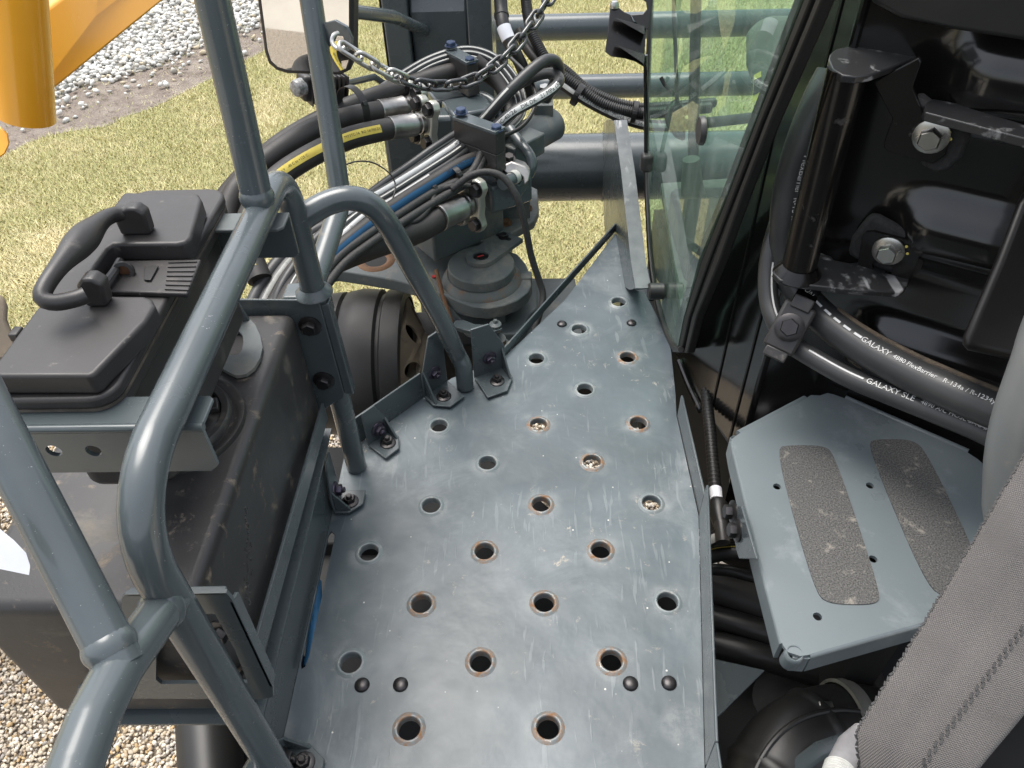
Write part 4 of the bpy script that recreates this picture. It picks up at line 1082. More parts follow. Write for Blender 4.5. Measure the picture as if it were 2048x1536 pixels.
pt_ = thing('fin_plate', 'upright steel plate with bare bright edge at the walkway tip', 'plate', (pxp, 1.1, -.3))
part('plate', MB().prism(pf, (.030, 0, 0)), M['paint'], pt_, bevel=.001)
te = [X(x, y, pxp - .0004) + V3(0, 0, .0008) for x, y in ((1228, 241), (1242, 342), (1262, 525), (1271, 577))]
mb = MB()
for i in range(3):
    p_, q_ = te[i], te[i + 1]
    mb.add([p_, q_, q_ + V3(.031, 0, 0), p_ + V3(.031, 0, 0)], [(0, 1, 2, 3)])
part('bare_edge', mb, M['galv'], pt_)
part('post', MB().box((.56, 1.25, -.45), (.12, .12, .5)), M['paint'], pt_)
# mast column
ms = thing('mast_column', 'dark grey upright box column behind the hydraulic block', 'column', (.03, 1.7, GZ))
xs = [float(Y(x, 60, 1.66)[0]) for x in (772, 822, 935, 985)]
zt0, zt1 = -.75, .9
for (xa, xb, yy, nm) in ((xs[0], xs[1] - .002, 1.64, 'side_plate'), (xs[2] + .002, xs[3], 1.64, 'side_plate')):
    part(nm, MB().box(((xa + xb) / 2, 1.78, (zt0 + zt1) / 2), (xb - xa, .28, zt1 - zt0)), M['paint'], ms, bevel=.004)
part('front_panel', MB().box(((xs[1] + xs[2]) / 2, 1.80, -.1), (xs[2] - xs[1], .20, 1.25)), M['paint'], ms, bevel=.004)
part('front_panel', MB().prism([V3(xs[1], 1.695, .40), V3(xs[2], 1.695, .40), V3(xs[2], 1.665, .36), V3(xs[1], 1.665, .36)], (0, .03, -.75)), M['paint'], ms, bevel=.006)
part('side_wing', MB().prism([V3(xs[0] - .003, 1.66, .9), V3(xs[0] - .003, 1.66, .2), V3(xs[0] - .003, 1.70, .1), V3(xs[0] - .003, 1.95, .1), V3(xs[0] - .003, 1.95, .9)], (-.006, 0, 0)), M['cab_satin'], ms, bevel=.002)
part('base', MB().box(((xs[0] + xs[3]) / 2, 1.8, (GZ - .75) / 2), (.2, .2, -.75 - GZ)), M['paint'], ms)
part('cross_tube', MB().cyl(V3(xs[3], 1.95, .36), V3(xs[3] + .3, 1.95, .36), .05, 24), M['paint'], ms) if False else None
# ================================================================== MOTOR HEAD with flange blocks
mo = thing('hydraulic_motor', 'grey hydraulic motor head with rusty bolts above the knuckle', 'motor', (.15, 1.3, -.05))
zf = .006
part('flange_plate', MB().prism([Z(x, y, zf) for x, y in ((917, 462), (920, 452), (1000, 420), (1062, 372), (1075, 378), (1078, 420), (1068, 442), (1020, 468), (975, 482), (935, 480), (920, 474))], (0, 0, -.022)), M['paint_dusty'], mo, bevel=.003)
for x, y in ((929, 456), (1013, 447), (1054, 418)):
    inst('rusty_bolt', HW['bolt_rust'], mo, Z(x, y, zf), (0, 0, 1), spin=x, scale=1.15)
part('housing', MB().box(V3(*Z(1000, 425, zf)[:2], .065) + V3(0, .03, 0), (.15, .12, .125)), M['paint_dusty'], mo, bevel=.004)
hb = D(985, 400, 1.66)
part('valve_body', MB().box(D(905, 420, 1.80), (.20, .14, .14), (V3(.8, .6, 0), V3(-.6, .8, 0), V3(0, 0, 1))), M['paint_dusty'], mo, bevel=.006)
part('front_face', MB().box(D(880, 330, 1.80), (.24, .06, .26)), M['paint'], mo, bevel=.01)
part('port_cap', MB().prism([D(*p) for p in ((975, 318, 1.62), (1010, 308, 1.64), (1052, 332, 1.64), (1058, 350, 1.64), (1040, 372, 1.62), (1005, 350, 1.60))], (0, 0, -.03)), M['paint'], mo, bevel=.003)
for x, y in ((972, 326), (1018, 318)):
    b_ = inst('bolt', HW['bolt'], mo, D(x, y, 1.61), (0, -.2, 1), scale=1.1)
yk = D(1035, 345, 1.60)
part('clamp_yoke', MB().prism([D(*p) for p in ((1000, 336, 1.60), (1022, 322, 1.60), (1050, 332, 1.60), (1061, 345, 1.60), (1058, 362, 1.60), (1048, 372, 1.60), (1046, 355, 1.60), (1036, 346, 1.60), (1014, 348, 1.60))], (.0, .03, -.005)), M['crimp'], mo, bevel=.003)
part('stub_pipe', MB().cyl(D(1005, 368, 1.58), D(1040, 348, 1.62), .014, 16), M['paint'], mo)
part('torn_label', MB().lathe([(.0145, 0), (.0152, .008), (.0148, .014)], D(1024, 357, 1.60), D(1040, 348, 1.62) - D(1005, 368, 1.58), 16), M['white_soft'], mo)
part('flow_pipe', MB().tube(spline([D(1020, 258, 1.70), D(1040, 285, 1.68), D(1058, 308, 1.66), D(1064, 330, 1.66), D(1056, 352, 1.67)], 8), .0115, 14), M['paint'], mo)
part('flow_pipe', MB().tube(spline([D(915, 200, 1.80), D(950, 190, 1.78), D(985, 205, 1.76), D(1000, 235, 1.76)], 8), .012, 14), M['paint'], mo)
# upper port block
part('port_block', MB().box(D(938, 244, 1.74), (.10, .09, .085), (V3(.93, .36, 0), V3(-.36, .93, 0), V3(0, 0, 1))), M['paint'], mo, bevel=.006)
part('port_block', MB().box(D(905, 212, 1.82), (.10, .08, .07), (V3(.93, .36, 0), V3(-.36, .93, 0), V3(0, 0, 1))), M['paint'], mo, bevel=.006)
part('port_block', MB().box(D(1006, 374, 1.69), (.105, .085, .066), (V3(.86, .5, 0), V3(-.5, .86, 0), V3(0, 0, 1))), M['paint'], mo, bevel=.008)
# steering cylinder right of the clamp
cy = thing('steering_cylinder', 'grey hydraulic cylinder with steel port fitting beside the axle', 'cylinder', D(1080, 280, 1.85))
ca, cb_ = D(975, 318, 1.75), D(1108, 246, 1.86)
part('barrel', MB().lathe([(0, -.2), (.040, -.2), (.040, np.linalg.norm(cb_ - ca) - .006), (.036, np.linalg.norm(cb_ - ca)), (0, np.linalg.norm(cb_ - ca))], ca, cb_ - ca, 32), M['paint_dusty'], cy)
part('cylinder_clevis', MB().box(D(1045, 296, 1.74), (.10, .05, .05), (unit(cb_ - ca), unit(np.cross(cb_ - ca, (0, 0, 1))), V3(0, 0, 1))), M['paint_dusty'], cy, bevel=.004)
part('port_boss', MB().box(D(1087, 220, 1.82), (.045, .04, .04)), M['paint_dusty'], cy, bevel=.002)
part('port_fitting', MB().hexa(D(1089, 210, 1.82), (0, -.05, 1), .0185, .016), M['crimp'], cy)
part('port_fitting', MB().hexa(D(1090, 198, 1.815), (0, -.05, 1), .016, .032), M['steel'], cy)
part('port_fitting', MB().cyl(D(1091, 182, 1.81), D(1091, 172, 1.80), .009, 12), M['crimp'], cy)

# ================================================================== HOSES
def hose(label, pts, r, mat, stripe=None, text=None, name='hydraulic_hose', n=8, cat='hose', group=None, txtmat=None, seg=14):
    P = [D(*p) for p in pts]
    t = thing(name, label, cat, P[len(P) // 2], group)
    pp = resample(spline(P, n), .008)
    part('hose', MB().tube(pp, r, seg), mat, t, angle=60)
    if stripe:
        for (s0, s1, wd, mt, sh) in stripe:
            strip_on_tube(pp, r, s0, s1, wd, to_cam, mt, t, 'stripe', sh)
    if text:
        for (tx, s, size, mt, sh, fl) in text:
            text_on_tube(tx, pp, r + .0004, size, s, to_cam, mt, t, 'printed_text', fl, sh)
    return t, pp
def ferrule(t, pp, r, L, at_end=True, mat=None):
    """crimped collar at the end of a hose path"""
    e = pp[-1] if at_end else pp[0]; q = pp[-4] if at_end else pp[3]; d = unit(e - q)
    part('ferrule', MB().lathe([(r * .9, -L * .66), (r * 1.05, -L * .655), (r * 1.07, -L * .62), (r * 1.05, -L * .6), (r * 1.05, L * .02), (r * 1.09, L * .04), (r * 1.09, L * .09), (r * .92, L * .12), (r * .90, L * .20), (r * 1.0, L * .22), (r * 1.0, L * .30), (r * .8, L * .31), (r * .8, L * .7)], e, d, 24), mat or M['crimp'], t)
    return e, d
def flange_clamp(t, e, d, r, up=(0, 0, 1), n=3, dist=.03):
    d = unit(d); u = unit(np.cross(d, up)); v = np.cross(u, d)
    c = e + d * dist
    for s in (-1, 1):
        out = []
        for a, b in ((.15, -1.5), (.55, -1.75), (1.0, -1.65), (1.25, -1.2), (1.0, -.55), (1.05, 0), (1.0, .55), (1.25, 1.2), (1.0, 1.65), (.55, 1.75), (.15, 1.5), (.15, 0)):
            out.append(c + u * s * a * r + v * b * r)
        cl = part('flange_clamp', MB().prism(out, d * .020), M['zinc'], t, bevel=.004, seg=3)
        for b in (-1.15, 1.15):
            inst('clamp_bolt', HW['bolt'], cl, c + u * s * .72 * r + v * b * r, -d, scale=1.35)
R1_ = .0215
# three thick hoses sweeping left behind the rail
t, pp = hose('thick black hose passing under the upper clamp block to the left', [(420, 470, 1.50), (436, 420, 1.50), (470, 372, 1.52), (530, 312, 1.56), (600, 262, 1.60), (700, 212, 1.65), (800, 176, 1.70), (900, 145, 1.74), (960, 140, 1.78), (1010, 175, 1.80), (1036, 215, 1.80)], .0205, M['rubber'])
t, pp = hose('thick plain black hose ending in the upper crimped ferrule', [(470, 520, 1.44), (452, 450, 1.46), (470, 385, 1.48), (520, 330, 1.51), (600, 275, 1.55), (680, 240, 1.60), (760, 222, 1.66), (800, 215, 1.69)], .0225, M['rubber'])
e, d = ferrule(t, pp, .0225, .085); flange_clamp(t, e, d, .0300, dist=.030)
t, pp = hose('thick black hose with a yellow lettered stripe', [(520, 560, 1.40), (492, 480, 1.42), (505, 420, 1.44), (550, 360, 1.47), (620, 312, 1.51), (700, 276, 1.55), (780, 257, 1.60), (822, 250, 1.63)], .0225, M['rubber'],
             stripe=[(.02, .48, .016, M['yellow_ink'], .004)],
             text=[('7973TC-16  RO 16/750 DC', .395, .0075, M['black_ink'], .004, False), ('MADE IN ITALY   -40 C to +125 C', .20, .0075, M['black_ink'], .004, False)])
e, d = ferrule(t, pp, .0225, .085); flange_clamp(t, e, d, .0310, dist=.030)
o = strip_on_tube(pp, .0225, .355, .39, .012, to_cam, M['black_ink'], t, 'brand_box', .004, .0006)
text_on_tube('Parker', pp, .0233, .010, .357, to_cam, M['white_ink'], t, 'printed_text', False, .004)
t, pp = hose('thick black hose crossing in front of the motor to the lower ferrule', [(560, 640, 1.36), (600, 575, 1.38), (660, 525, 1.42), (740, 492, 1.46), (830, 462, 1.51), (893, 428, 1.55), (915, 417, 1.57)], .0265, M['rubber'])
e, d = ferrule(t, pp, .0265, .090); flange_clamp(t, e, d, .0340, dist=.030)
# small signal hoses from clamp B down to the left
G_s = 'thin control hoses running from the lower clamp block'
BW = M['white_soft']
sm = [
    ('thin control hose uppermost in the bundle with pale edge line', [(1000, 262, 1.63), (930, 262, 1.63), (880, 288, 1.60), (820, 330, 1.57), (760, 372, 1.53), (700, 420, 1.48), (620, 500, 1.42), (560, 580, 1.38), (530, 640, 1.36)], .0085, M['hose_gloss'], [(.10, .9, .003, BW, .006)]),
    ('thin control hose with a broad pale printed stripe', [(1000, 268, 1.63), (940, 270, 1.63), (900, 296, 1.60), (840, 335, 1.56), (780, 372, 1.52), (720, 408, 1.48), (640, 470, 1.42), (570, 560, 1.37), (540, 640, 1.35)], .0085, M['hose_gloss'], [(.06, .42, .0095, M['white_ink'], .0)]),
    ('thin glossy control hose second from the pale printed one', [(1000, 276, 1.62), (950, 280, 1.62), (900, 312, 1.58), (840, 350, 1.54), (780, 388, 1.50), (720, 425, 1.46), (640, 495, 1.40), (585, 570, 1.36), (560, 650, 1.34)], .0075, M['hose_gloss'], [(.1, .9, .0025, BW, -.004)]),
    ('thin control hose lowest above the blue striped hose', [(1000, 282, 1.62), (955, 288, 1.62), (905, 322, 1.58), (845, 360, 1.54), (785, 398, 1.50), (725, 432, 1.46), (655, 500, 1.40), (600, 580, 1.36), (575, 660, 1.34)], .0075, M['hose_gloss'], [(.2, .5, .008, M['white_ink'], 0)]),
]
for lab, pts, r, mt, st in sm:
    t, pp = hose(lab, pts, r, mt, stripe=st, group=G_s)
    if st[0][2] > .007:
        text_on_tube('387TC-4   6,3 MM (1/4")   MSHA IC-40/26   21 MPa (3000 PSI)', pp, r + .0005, .0068, .12, to_cam, M['black_ink'], t, 'printed_text', True)
t, pp = hose('hose with a broad blue stripe under the thin control hoses', [(985, 306, 1.62), (930, 324, 1.575), (870, 360, 1.535), (800, 404, 1.485), (730, 454, 1.435), (650, 524, 1.38), (600, 602, 1.34), (585, 665, 1.32)], .0135, M['rubber'], stripe=[(.02, .75, .014, M['blue_hose'], .004)])
text_on_tube('387 21.0 MPa CONSTANT', pp, .0137, .009, .14, to_cam, M['black_ink'], t, 'printed_text', True)
for k, (dx, dy, lab) in enumerate(((0, 0, 'braided black cable lying along the blue striped hose'), (10, 14, 'braided black cable parallel below the first braided one'), (24, 26, 'braided black cable looping toward the lower ferrule'))):
    pts = [(968 + dx * .3, 296 + dy, 1.59), (938 + dx * .6, 350 + dy * .5, 1.56), (872 + dx, 382 + dy, 1.525), (802 + dx, 426 + dy, 1.475), (732 + dx, 472 + dy, 1.425), (672 + dx, 520 + dy, 1.385), (628 + dx, 586 + dy, 1.345), (612 + dx, 655 + dy, 1.33)]
    if k == 2: pts = [(940, 372, 1.55), (905, 372, 1.535), (872, 384, 1.525), (862, 410, 1.51), (835, 440, 1.49), (800, 445, 1.475), (770, 452, 1.45)]
    hose(lab, pts, .0085 if k < 2 else .006, M['braid'], name='braided_cable', cat='cable')
hose('long braided cable looping over the motor flange down past the knuckle', [(905, 378, 1.53), (940, 352, 1.52), (975, 344, 1.52), (1008, 356, 1.52), (1034, 395, 1.53), (1050, 450, 1.56), (1062, 510, 1.60), (1078, 560, 1.63), (1086, 590, 1.64), (1080, 625, 1.64), (1068, 660, 1.64)], .0072, M['braid'], name='braided_cable', cat='cable')
hose('thin black wire arching over the control hoses', [(690, 330, 1.46), (712, 323, 1.46), (745, 325, 1.47), (775, 343, 1.48), (790, 365, 1.49), (788, 390, 1.48), (775, 420, 1.47)], .0016, M['rubber_dark'], name='thin_wire', cat='wire', seg=8)
# hoses at the left below the case (between case and post)
for k in range(5):
    lab = ['outermost black hose curving down behind the case', 'hose with pale stripe and lettering behind the rail post', 'ribbed black hose behind the rail post', 'thin glossy hose beside the ribbed one', 'inner thin hose nearest the rail post'][k]
    o_ = k * 20
    t, pp = hose(lab, [(700 + o_ * .3, 430 + k * 9, 1.50), (620 + o_ * .6, 468 + k * 6, 1.46), (560 + o_ * .8, 520 + k * 4, 1.43), (515 + o_, 585, 1.40), (490 + o_, 650, 1.38), (480 + o_, 720, 1.36)], [.013, .0105, .0115, .007, .0075][k], M['hose_gloss'] if k != 2 else M['rubber'], stripe=[(.06, .5, .008, M['white_soft'], 0)] if k in (1, 4) else None)
    if k == 1: text_on_tube('MSHA IC-40/26    21 MPa (3000 PSI)', pp, .011, .009, .10, to_cam, M['black_ink'], t, 'printed_text', True)
# loops right of the clamp
hose('plain grey-black hose looping high to the right above the clamp', [(930, 274, 1.66), (962, 246, 1.64), (1010, 192, 1.60), (1050, 152, 1.60), (1085, 124, 1.61), (1108, 121, 1.63), (1118, 138, 1.66), (1112, 160, 1.70), (1090, 200, 1.74)], .0125, M['hose_gloss'], name='looped_hose', stripe=[(.0, .14, .005, BW, .007)])
t, pp = hose('looped hose with a pale stripe reading 21 MPa', [(940, 288, 1.66), (985, 258, 1.63), (1025, 225, 1.60), (1070, 200, 1.60), (1105, 178, 1.61), (1119, 160, 1.63), (1108, 147, 1.66), (1080, 150, 1.69), (1045, 165, 1.72), (1010, 190, 1.74), (980, 230, 1.74)], .0115, M['hose_gloss'], name='looped_hose', stripe=[(.03, .235, .0125, M['white_ink'], 0)])
text_on_tube('MSHA IC-40/26   DK DK   21 MPa (3000 PSI)', pp, .0120, .0115, .055, to_cam, M['black_ink'], t)
for k in range(4):
    q = k * 9
    lab = ['outer thin hose arching round from the upper clamp block', 'second thin hose arching round from the upper clamp block', 'third thin hose arching round from the upper clamp block', 'inner thick hose arching round from the upper clamp block'][k]
    hose(lab, [(640 + q, 262 + q * .4, 1.62), (720 + q, 205 + q, 1.66), (800, 150 + q * 1.2, 1.70), (870, 112 + q, 1.73), (940, 97 + q, 1.75), (1000 - q * .6, 120 + q, 1.76), (1040 - q, 172 + q * .6, 1.76), (1046 - q, 225 - q * .3, 1.74), (1010 - q, 262 - q * .3, 1.70), (960, 275, 1.66)] if k < 3 else
         [(950, 120, 1.75), (985, 150, 1.76), (1015, 200, 1.76), (1020, 250, 1.74), (1005, 290, 1.72), (985, 310, 1.70)], [.0072, .0085, .0072, .0165][k], M['hose_gloss'] if k < 3 else M['rubber'], stripe=[(.2, .75, .003, BW, .004)] if k < 3 else None, group='thin hoses arching over the motor')
hose('thin black cable curving behind the looped hoses', [(1000, 275, 1.64), (1040, 256, 1.66), (1065, 225, 1.68), (1072, 190, 1.70), (1055, 150, 1.73), (1010, 105, 1.78)], .0045, M['rubber_dark'], name='thin_wire', cat='wire', seg=8)
# clamp blocks
def clamp_block(label, a, b, d0, d1, h):
    p, q = D(*a, d0), D(*b, d1)
    dr = unit((q - p) * V3(1, 1, 0)); sd_ = V3(-dr[1], dr[0], 0); L_ = np.linalg.norm((q - p)[:2])
    t = thing('hose_clamp_block', label, 'clamp', (p + q) / 2 - V3(0, 0, h), 'stacked hose clamp blocks')
    c = (p + q) / 2
    part('top_bar', MB().box(c - V3(0, 0, .004), (L_ + .022, .032, .007), (dr, sd_, V3(0, 0, 1))), M['paint'], t, bevel=.001)
    part('rubber_block', MB().box(c - V3(0, 0, .008 + h / 4), (L_ + .020, .030, h / 2 - .001), (dr, sd_, V3(0, 0, 1))), M['black_plastic'], t, bevel=.001)
    part('rubber_block', MB().box(c - V3(0, 0, .008 + h * .75 + .0005), (L_ + .020, .030, h / 2 - .001), (dr, sd_, V3(0, 0, 1))), M['black_plastic'], t, bevel=.001)
    for e_ in (p, q): inst('bolt', HW['bolt_blue'], t, e_, (0, 0, 1), scale=1.15)
clamp_block('upper hose clamp block with two blue-topped bolts', (902, 92), (940, 124), 1.73, 1.69, .07)
clamp_block('lower hose clamp block with two blue-topped bolts', (922, 226), (993, 260), 1.575, 1.535, .085)
# cable ties
def tie(label, p, d, r, tdir, w=.006):
    c = D(*p, d)
    t = thing('cable_tie', label, 'cable tie', c)
    part('band', MB().lathe([(r, -w), (r + .0015, -w), (r + .0015, w), (r, w), (r, -w)], c, tdir, 24), M['rubber_dark'], t)
    u, v = perp(tdir); f = unit(to_cam(c)); f = unit(f - unit(tdir) * np.dot(f, unit(tdir)))
    part('lock_head', MB().box(c + f * (r + .002), (.010, .009, .006), (unit(tdir), np.cross(unit(tdir), f), f)), M['rubber_dark'], t, bevel=.001)
tie('wide black cable tie round the two thick hoses', (706, 215), 1.60, .043, D(760, 200, 1.66) - D(660, 235, 1.58), .0085)
tie('black cable tie on the braided cables near the motor', (912, 352), 1.555, .017, D(935, 340, 1.575) - D(870, 372, 1.54))
tie('black cable tie on the braided cables by the rail', (862, 380), 1.535, .017, D(935, 340, 1.575) - D(800, 412, 1.49))
# harness going right toward the cab
hp_ = [(1000, -40, 1.95), (1004, 20, 1.95), (1012, 55, 1.92), (1030, 90, 1.90), (1065, 130, 1.88), (1105, 165, 1.87), (1160, 200, 1.87), (1220, 228, 1.87), (1280, 243, 1.87), (1360, 240, 1.9), (1500, 225, 2.0)]
t, pp = hose('square black hose with a pale lettered stripe sagging toward the cab', [(x + 26, y + 8, d) for x, y, d in hp_[2:]], .0135, M['rubber'], name='harness_hose', stripe=[(.15, .52, .011, M['white_soft'], 0)])
text_on_tube('21 MPa (3000 PSI)   MSHA IC-40/26', pp, .0139, .012, .24, to_cam, M['black_ink'], t)
def ribbed(label, pts, r, pitch=.0055, amp=.0014, name='corrugated_loom', cat='cable loom', n=8):
    P = [D(*p) if len(p) == 3 and not isinstance(p, np.ndarray) else p for p in pts]
    t = thing(name, label, cat, P[len(P) // 2])
    pp = resample(spline(P, n), pitch / 4)
    rr = [r + amp * (1 if (i % 4) in (1, 2) else -1) for i in range(len(pp))]
    part('loom', MB().tube(pp, rr, 14), M['rubber_dark'], t, angle=80)
    return t, pp
ribbed('corrugated black loom hanging from the column toward the cab', [(1050, -60, 1.90), (1052, 0, 1.90), (1060, 50, 1.88), (1078, 95, 1.87), (1105, 135, 1.865), (1150, 170, 1.86), (1200, 205, 1.86), (1250, 222, 1.86), (1300, 226, 1.86), (1420, 215, 1.9)], .0125)
ribbed('second corrugated loom under the first one', [(1095, 118, 1.90), (1130, 140, 1.89), (1170, 175, 1.88), (1215, 198, 1.88), (1265, 212, 1.88), (1320, 214, 1.88), (1430, 205, 1.92)], .011)
t, pp = hose('black cable with white label wrapped on it hanging from the column', [(1000, -40, 1.86), (1002, 15, 1.86), (1005, 45, 1.85), (1014, 72, 1.85), (1030, 105, 1.86), (1050, 150, 1.90), (1060, 210, 1.95)], .0165, M['rubber_dark'], name='labelled_cable', cat='cable')
i0 = [i for i, p in enumerate(pp) if ((MW @ (p - CAM))[1] / (MW @ (p - CAM))[2] * FPX + CY) > 52][0]
part('white_label', MB().tube(pp[i0:i0 + 5], .0172, 16, caps=False), M['white_paper'], t)
part('cable_collar', MB().lathe([(.0165, -.006), (.0185, -.004), (.0185, .004), (.0165, .006)], pp[i0 - 4], pp[i0 - 3] - pp[i0 - 5], 20), M['rubber_dark'], t)
tie('black cable tie round the sagging harness', (1156, 190), 1.865, .026, D(1200, 215, 1.87) - D(1120, 160, 1.87), .007)
tie('black cable tie round the harness next to the cab', (1268, 225), 1.86, .026, D(1290, 232, 1.87) - D(1240, 222, 1.87), .006)
# ================================================================== CHAIN
ch = thing('safety_chain', 'grey steel chain drooping from the post tab across the hoses', 'chain', D(870, 175, 1.2))
cpts = [(684, 92, 1.10), (706, 106, 1.11), (745, 129, 1.13), (790, 152, 1.16), (830, 166, 1.19), (870, 172, 1.21), (920, 168, 1.23), (958, 154, 1.24), (992, 131, 1.25), (1022, 102, 1.26), (1052, 64, 1.27), (1080, 24, 1.28), (1110, -22, 1.29), (1140, -70, 1.30)]
cpp = resample(spline([D(*p) for p in cpts], 10), .0262)
lk = MB().tube(fillet([V3(-.0088, 0, 0), V3(-.0088, .0185, 0), V3(.0088, .0185, 0), V3(.0088, -.0185, 0), V3(-.0088, -.0185, 0), V3(-.0088, 0, 0)], .008, 6), .0034, 10, caps=False)
lk_dark = mesh_of('chain_link', lk, angle=60); lk_dark.materials.append(pmat('black_chain_steel', (.075, .077, .078), .24, metal=.8, var=(.12, .12, .12), vscale=60))
lk_zinc = mesh_of('chain_link_zinc', lk, angle=60); lk_zinc.materials.append(M['steel'])
for i in range(len(cpp) - 1):
    a, b = cpp[i], cpp[i + 1]; d = unit(b - a); u, v = perp(d)
    o = link(bpy.data.objects.new('chain_link', lk_zinc if i < 4 else lk_dark), ch)
    th_ = .5 + (math.pi / 2 if i % 2 else 0)
    xa = u * math.cos(th_) + v * math.sin(th_); zz_ = np.cross(xa, d)
    m_ = Matrix(((xa[0], d[0], zz_[0], 0), (xa[1], d[1], zz_[1], 0), (xa[2], d[2], zz_[2], 0), (0, 0, 0, 1)))
    o.matrix_local = Matrix.Translation(Vector(((a + b) / 2 - root_off(ch)).tolist())) @ m_
part('snap_hook', MB().tube(spline([D(676, 66, 1.105), D(668, 70, 1.10), D(664, 82, 1.10), D(670, 94, 1.10), D(682, 98, 1.10), D(690, 94, 1.10)], 6), .0032, 10), M['steel'], ch)
# ================================================================== MIRROR and WORK LAMP
mi = thing('rear_mirror', 'black framed rear-view mirror behind the chain post', 'mirror', D(620, 150, 1.42))
mc = D(620, 40, 1.42)
mn = unit(unit(V3(-.45, -.70, -.55)) + unit(CAM - mc)); mu = unit(np.cross(V3(0, 0, 1), mn)); mv = np.cross(mn, mu)
mo_ = [ON(x, y, mc, mn) for x, y in ((508, -90), (514, 0), (528, 105), (536, 128), (552, 142), (575, 149), (680, 152), (700, 142), (706, 120), (707, 0), (705, -90))]
mi_ = [ON(x, y, mc, mn) for x, y in ((516, -80), (523, 0), (536, 100), (543, 121), (556, 133), (578, 140), (676, 143), (692, 136), (698, 118), (698, 0), (697, -80))]
part('housing', MB().prism(mo_, -mn * .045), M['black_plastic'], mi, bevel=.006, seg=3)
part('mirror_glass', MB().prism([p + mn * .0006 for p in mi_], mn * .0005), M['mirror'], mi)
part('mirror_arm', MB().tube([mc - mn * .05, mc - mn * .12 + V3(.1, .15, -.1), V3(.0, 1.7, .3)], .014, 12), M['paint'], mi)
wl = thing('work_lamp', 'finned black work lamp below the mirror', 'lamp', D(630, 200, 1.46))
lc_ = D(632, 172, 1.66)
lax = unit(D(700, 170, 1.7) - D(570, 172, 1.62)); lup = unit(V3(0, 0, 1) - lax * lax[2]); lfw = np.cross(lax, lup)
part('lamp_body', MB().box(lc_ + lax * .010, (.095, .05, .055), (lax, lfw, lup)), M['black_plastic'], wl, bevel=.008)
for k in range(9):
    part('cooling_fin', MB().box(lc_ + lax * (-.02 + .010 * k) - lup * .002, (.003, .068, .062), (lax, lfw, lup)), M['black_plastic'], wl)
lz = D(590, 178, 1.62)
part('lamp_lens', MB().lathe([(.0, .004), (.010, .003), (.016, 0), (.018, -.004), (.019, -.02)], lz, unit(unit(CAM - lz) + V3(-.9, 0, -.25)), 24), M['lens'], wl)
part('lamp_arm', MB().tube([lc_ + lax * .05, lc_ + lax * .12 + V3(0, .1, -.02), V3(-.02, 1.66, .1)], .008, 10), M['paint'], wl)
# ================================================================== CAB
cab = thing('operator_cab', 'glossy black cab with tinted side glass right of the walkway', 'cab', (.75, .8, -.1))
GX = .530
gl = [X(x, y, GX) for x, y in ((1304, -90), (1299, 60), (1294, 200), (1293, 350), (1296, 440), (1301, 520), (1311, 590), (1327, 650), (1347, 694), (1356, 692), (1366, 640), (1397, 521), (1455, 384), (1510, 240), (1582, 50), (1634, -90))]
part('side_glass', MB().prism(gl, (.005, 0, 0)), M['glass'], cab)
ed = [X(x, y, GX - .001) for x, y in ((1304, -90), (1299, 60), (1294, 200), (1293, 350), (1296, 440), (1301, 520), (1311, 590), (1327, 650), (1347, 694), (1362, 699))]
part('glass_seal', MB().tube(resample(spline(ed, 6), .01), .0055, 10), M['rubber_dark'], cab)
dA = unit(V3(.067, -.247, 0)); nA = V3(dA[1], -dA[0], 0); pA = V3(.55, .757, 0)
phB = math.radians(32); dB = V3(math.cos(phB), -math.sin(phB), 0); nB = V3(-math.sin(phB), -math.cos(phB), 0)
cor = V3(.6244, .4830, 0)
WA = lambda x, y: ON(x, y, pA, nA)
WB = lambda x, y, o=0.0: ON(x, y, cor + nB * o, nB)
# door pillar: three bands along its length
pL = [(1343, 704), (1346, 690), (1354, 640), (1385, 521), (1443, 384), (1497, 240), (1568, 50), (1621, -90)]
pR = [(1374, 706), (1378, 690), (1393, 630), (1436, 525), (1488, 378), (1541, 240), (1622, 50), (1678, -90)]
for k, (o0, o1, dx, mt, nm) in enumerate(((0, .36, .0, M['cab_satin'], 'door_frame'), (.36, .60, -.003, M['seal'], 'door_seal'), (.60, .78, .002, M['seal'], 'door_seal'), (.78, 1.0, -.002, M['seal'], 'door_seal'))):
    lft = [X(a[0] + (b[0] - a[0]) * o0, a[1] + (b[1] - a[1]) * o0, GX + .004 + dx) for a, b in zip(pL, pR)]
    rgt = [X(a[0] + (b[0] - a[0]) * o1, a[1] + (b[1] - a[1]) * o1, GX + .004 + dx) for a, b in zip(pL, pR)]
    part(nm, MB().prism(lft + rgt[::-1], (.014, 0, 0)), mt, cab, bevel=.0022)
part('cab_underframe', MB().prism([V3(.575, .74, -.07), V3(.64, .50, -.07), V3(1.2, .16, -.07), V3(1.4, 1.45, -.07), V3(.60, 1.40, -.07)], (0, 0, -.30)), M['dark'], cab)
# lower edge roll of the door
# side wall between pillar and corner
sw = [WA(1350, 708), WA(1405, 815), WA(1474, 905), V3(cor[0], cor[1], -.06), V3(cor[0], cor[1], 1.0), WA(1700, -260), WA(1642, 0), WA(1490, 372), WA(1430, 528), WA(1385, 690)]
part('side_wall', MB().prism(sw, -nA * .02), M['cab_black'], cab, bevel=.003)
part('wall_bead', MB().tube(resample(spline([WA(1362, 720) + nA * .004, WA(1382, 770) + nA * .004, WA(1402, 812) + nA * .004, WA(1404, 822) + nA * .002], 5), .006), .007, 10), M['cab_black'], cab)
for xx in (.60, .86):
    p0 = pA + dA * .285 * xx
    part('wall_seam', MB().bar(p0 + nA * .0005 + V3(0, 0, -.03), p0 + nA * .0005 + V3(0, 0, .9), .004, .003, nA), M['cab_satin'], cab)
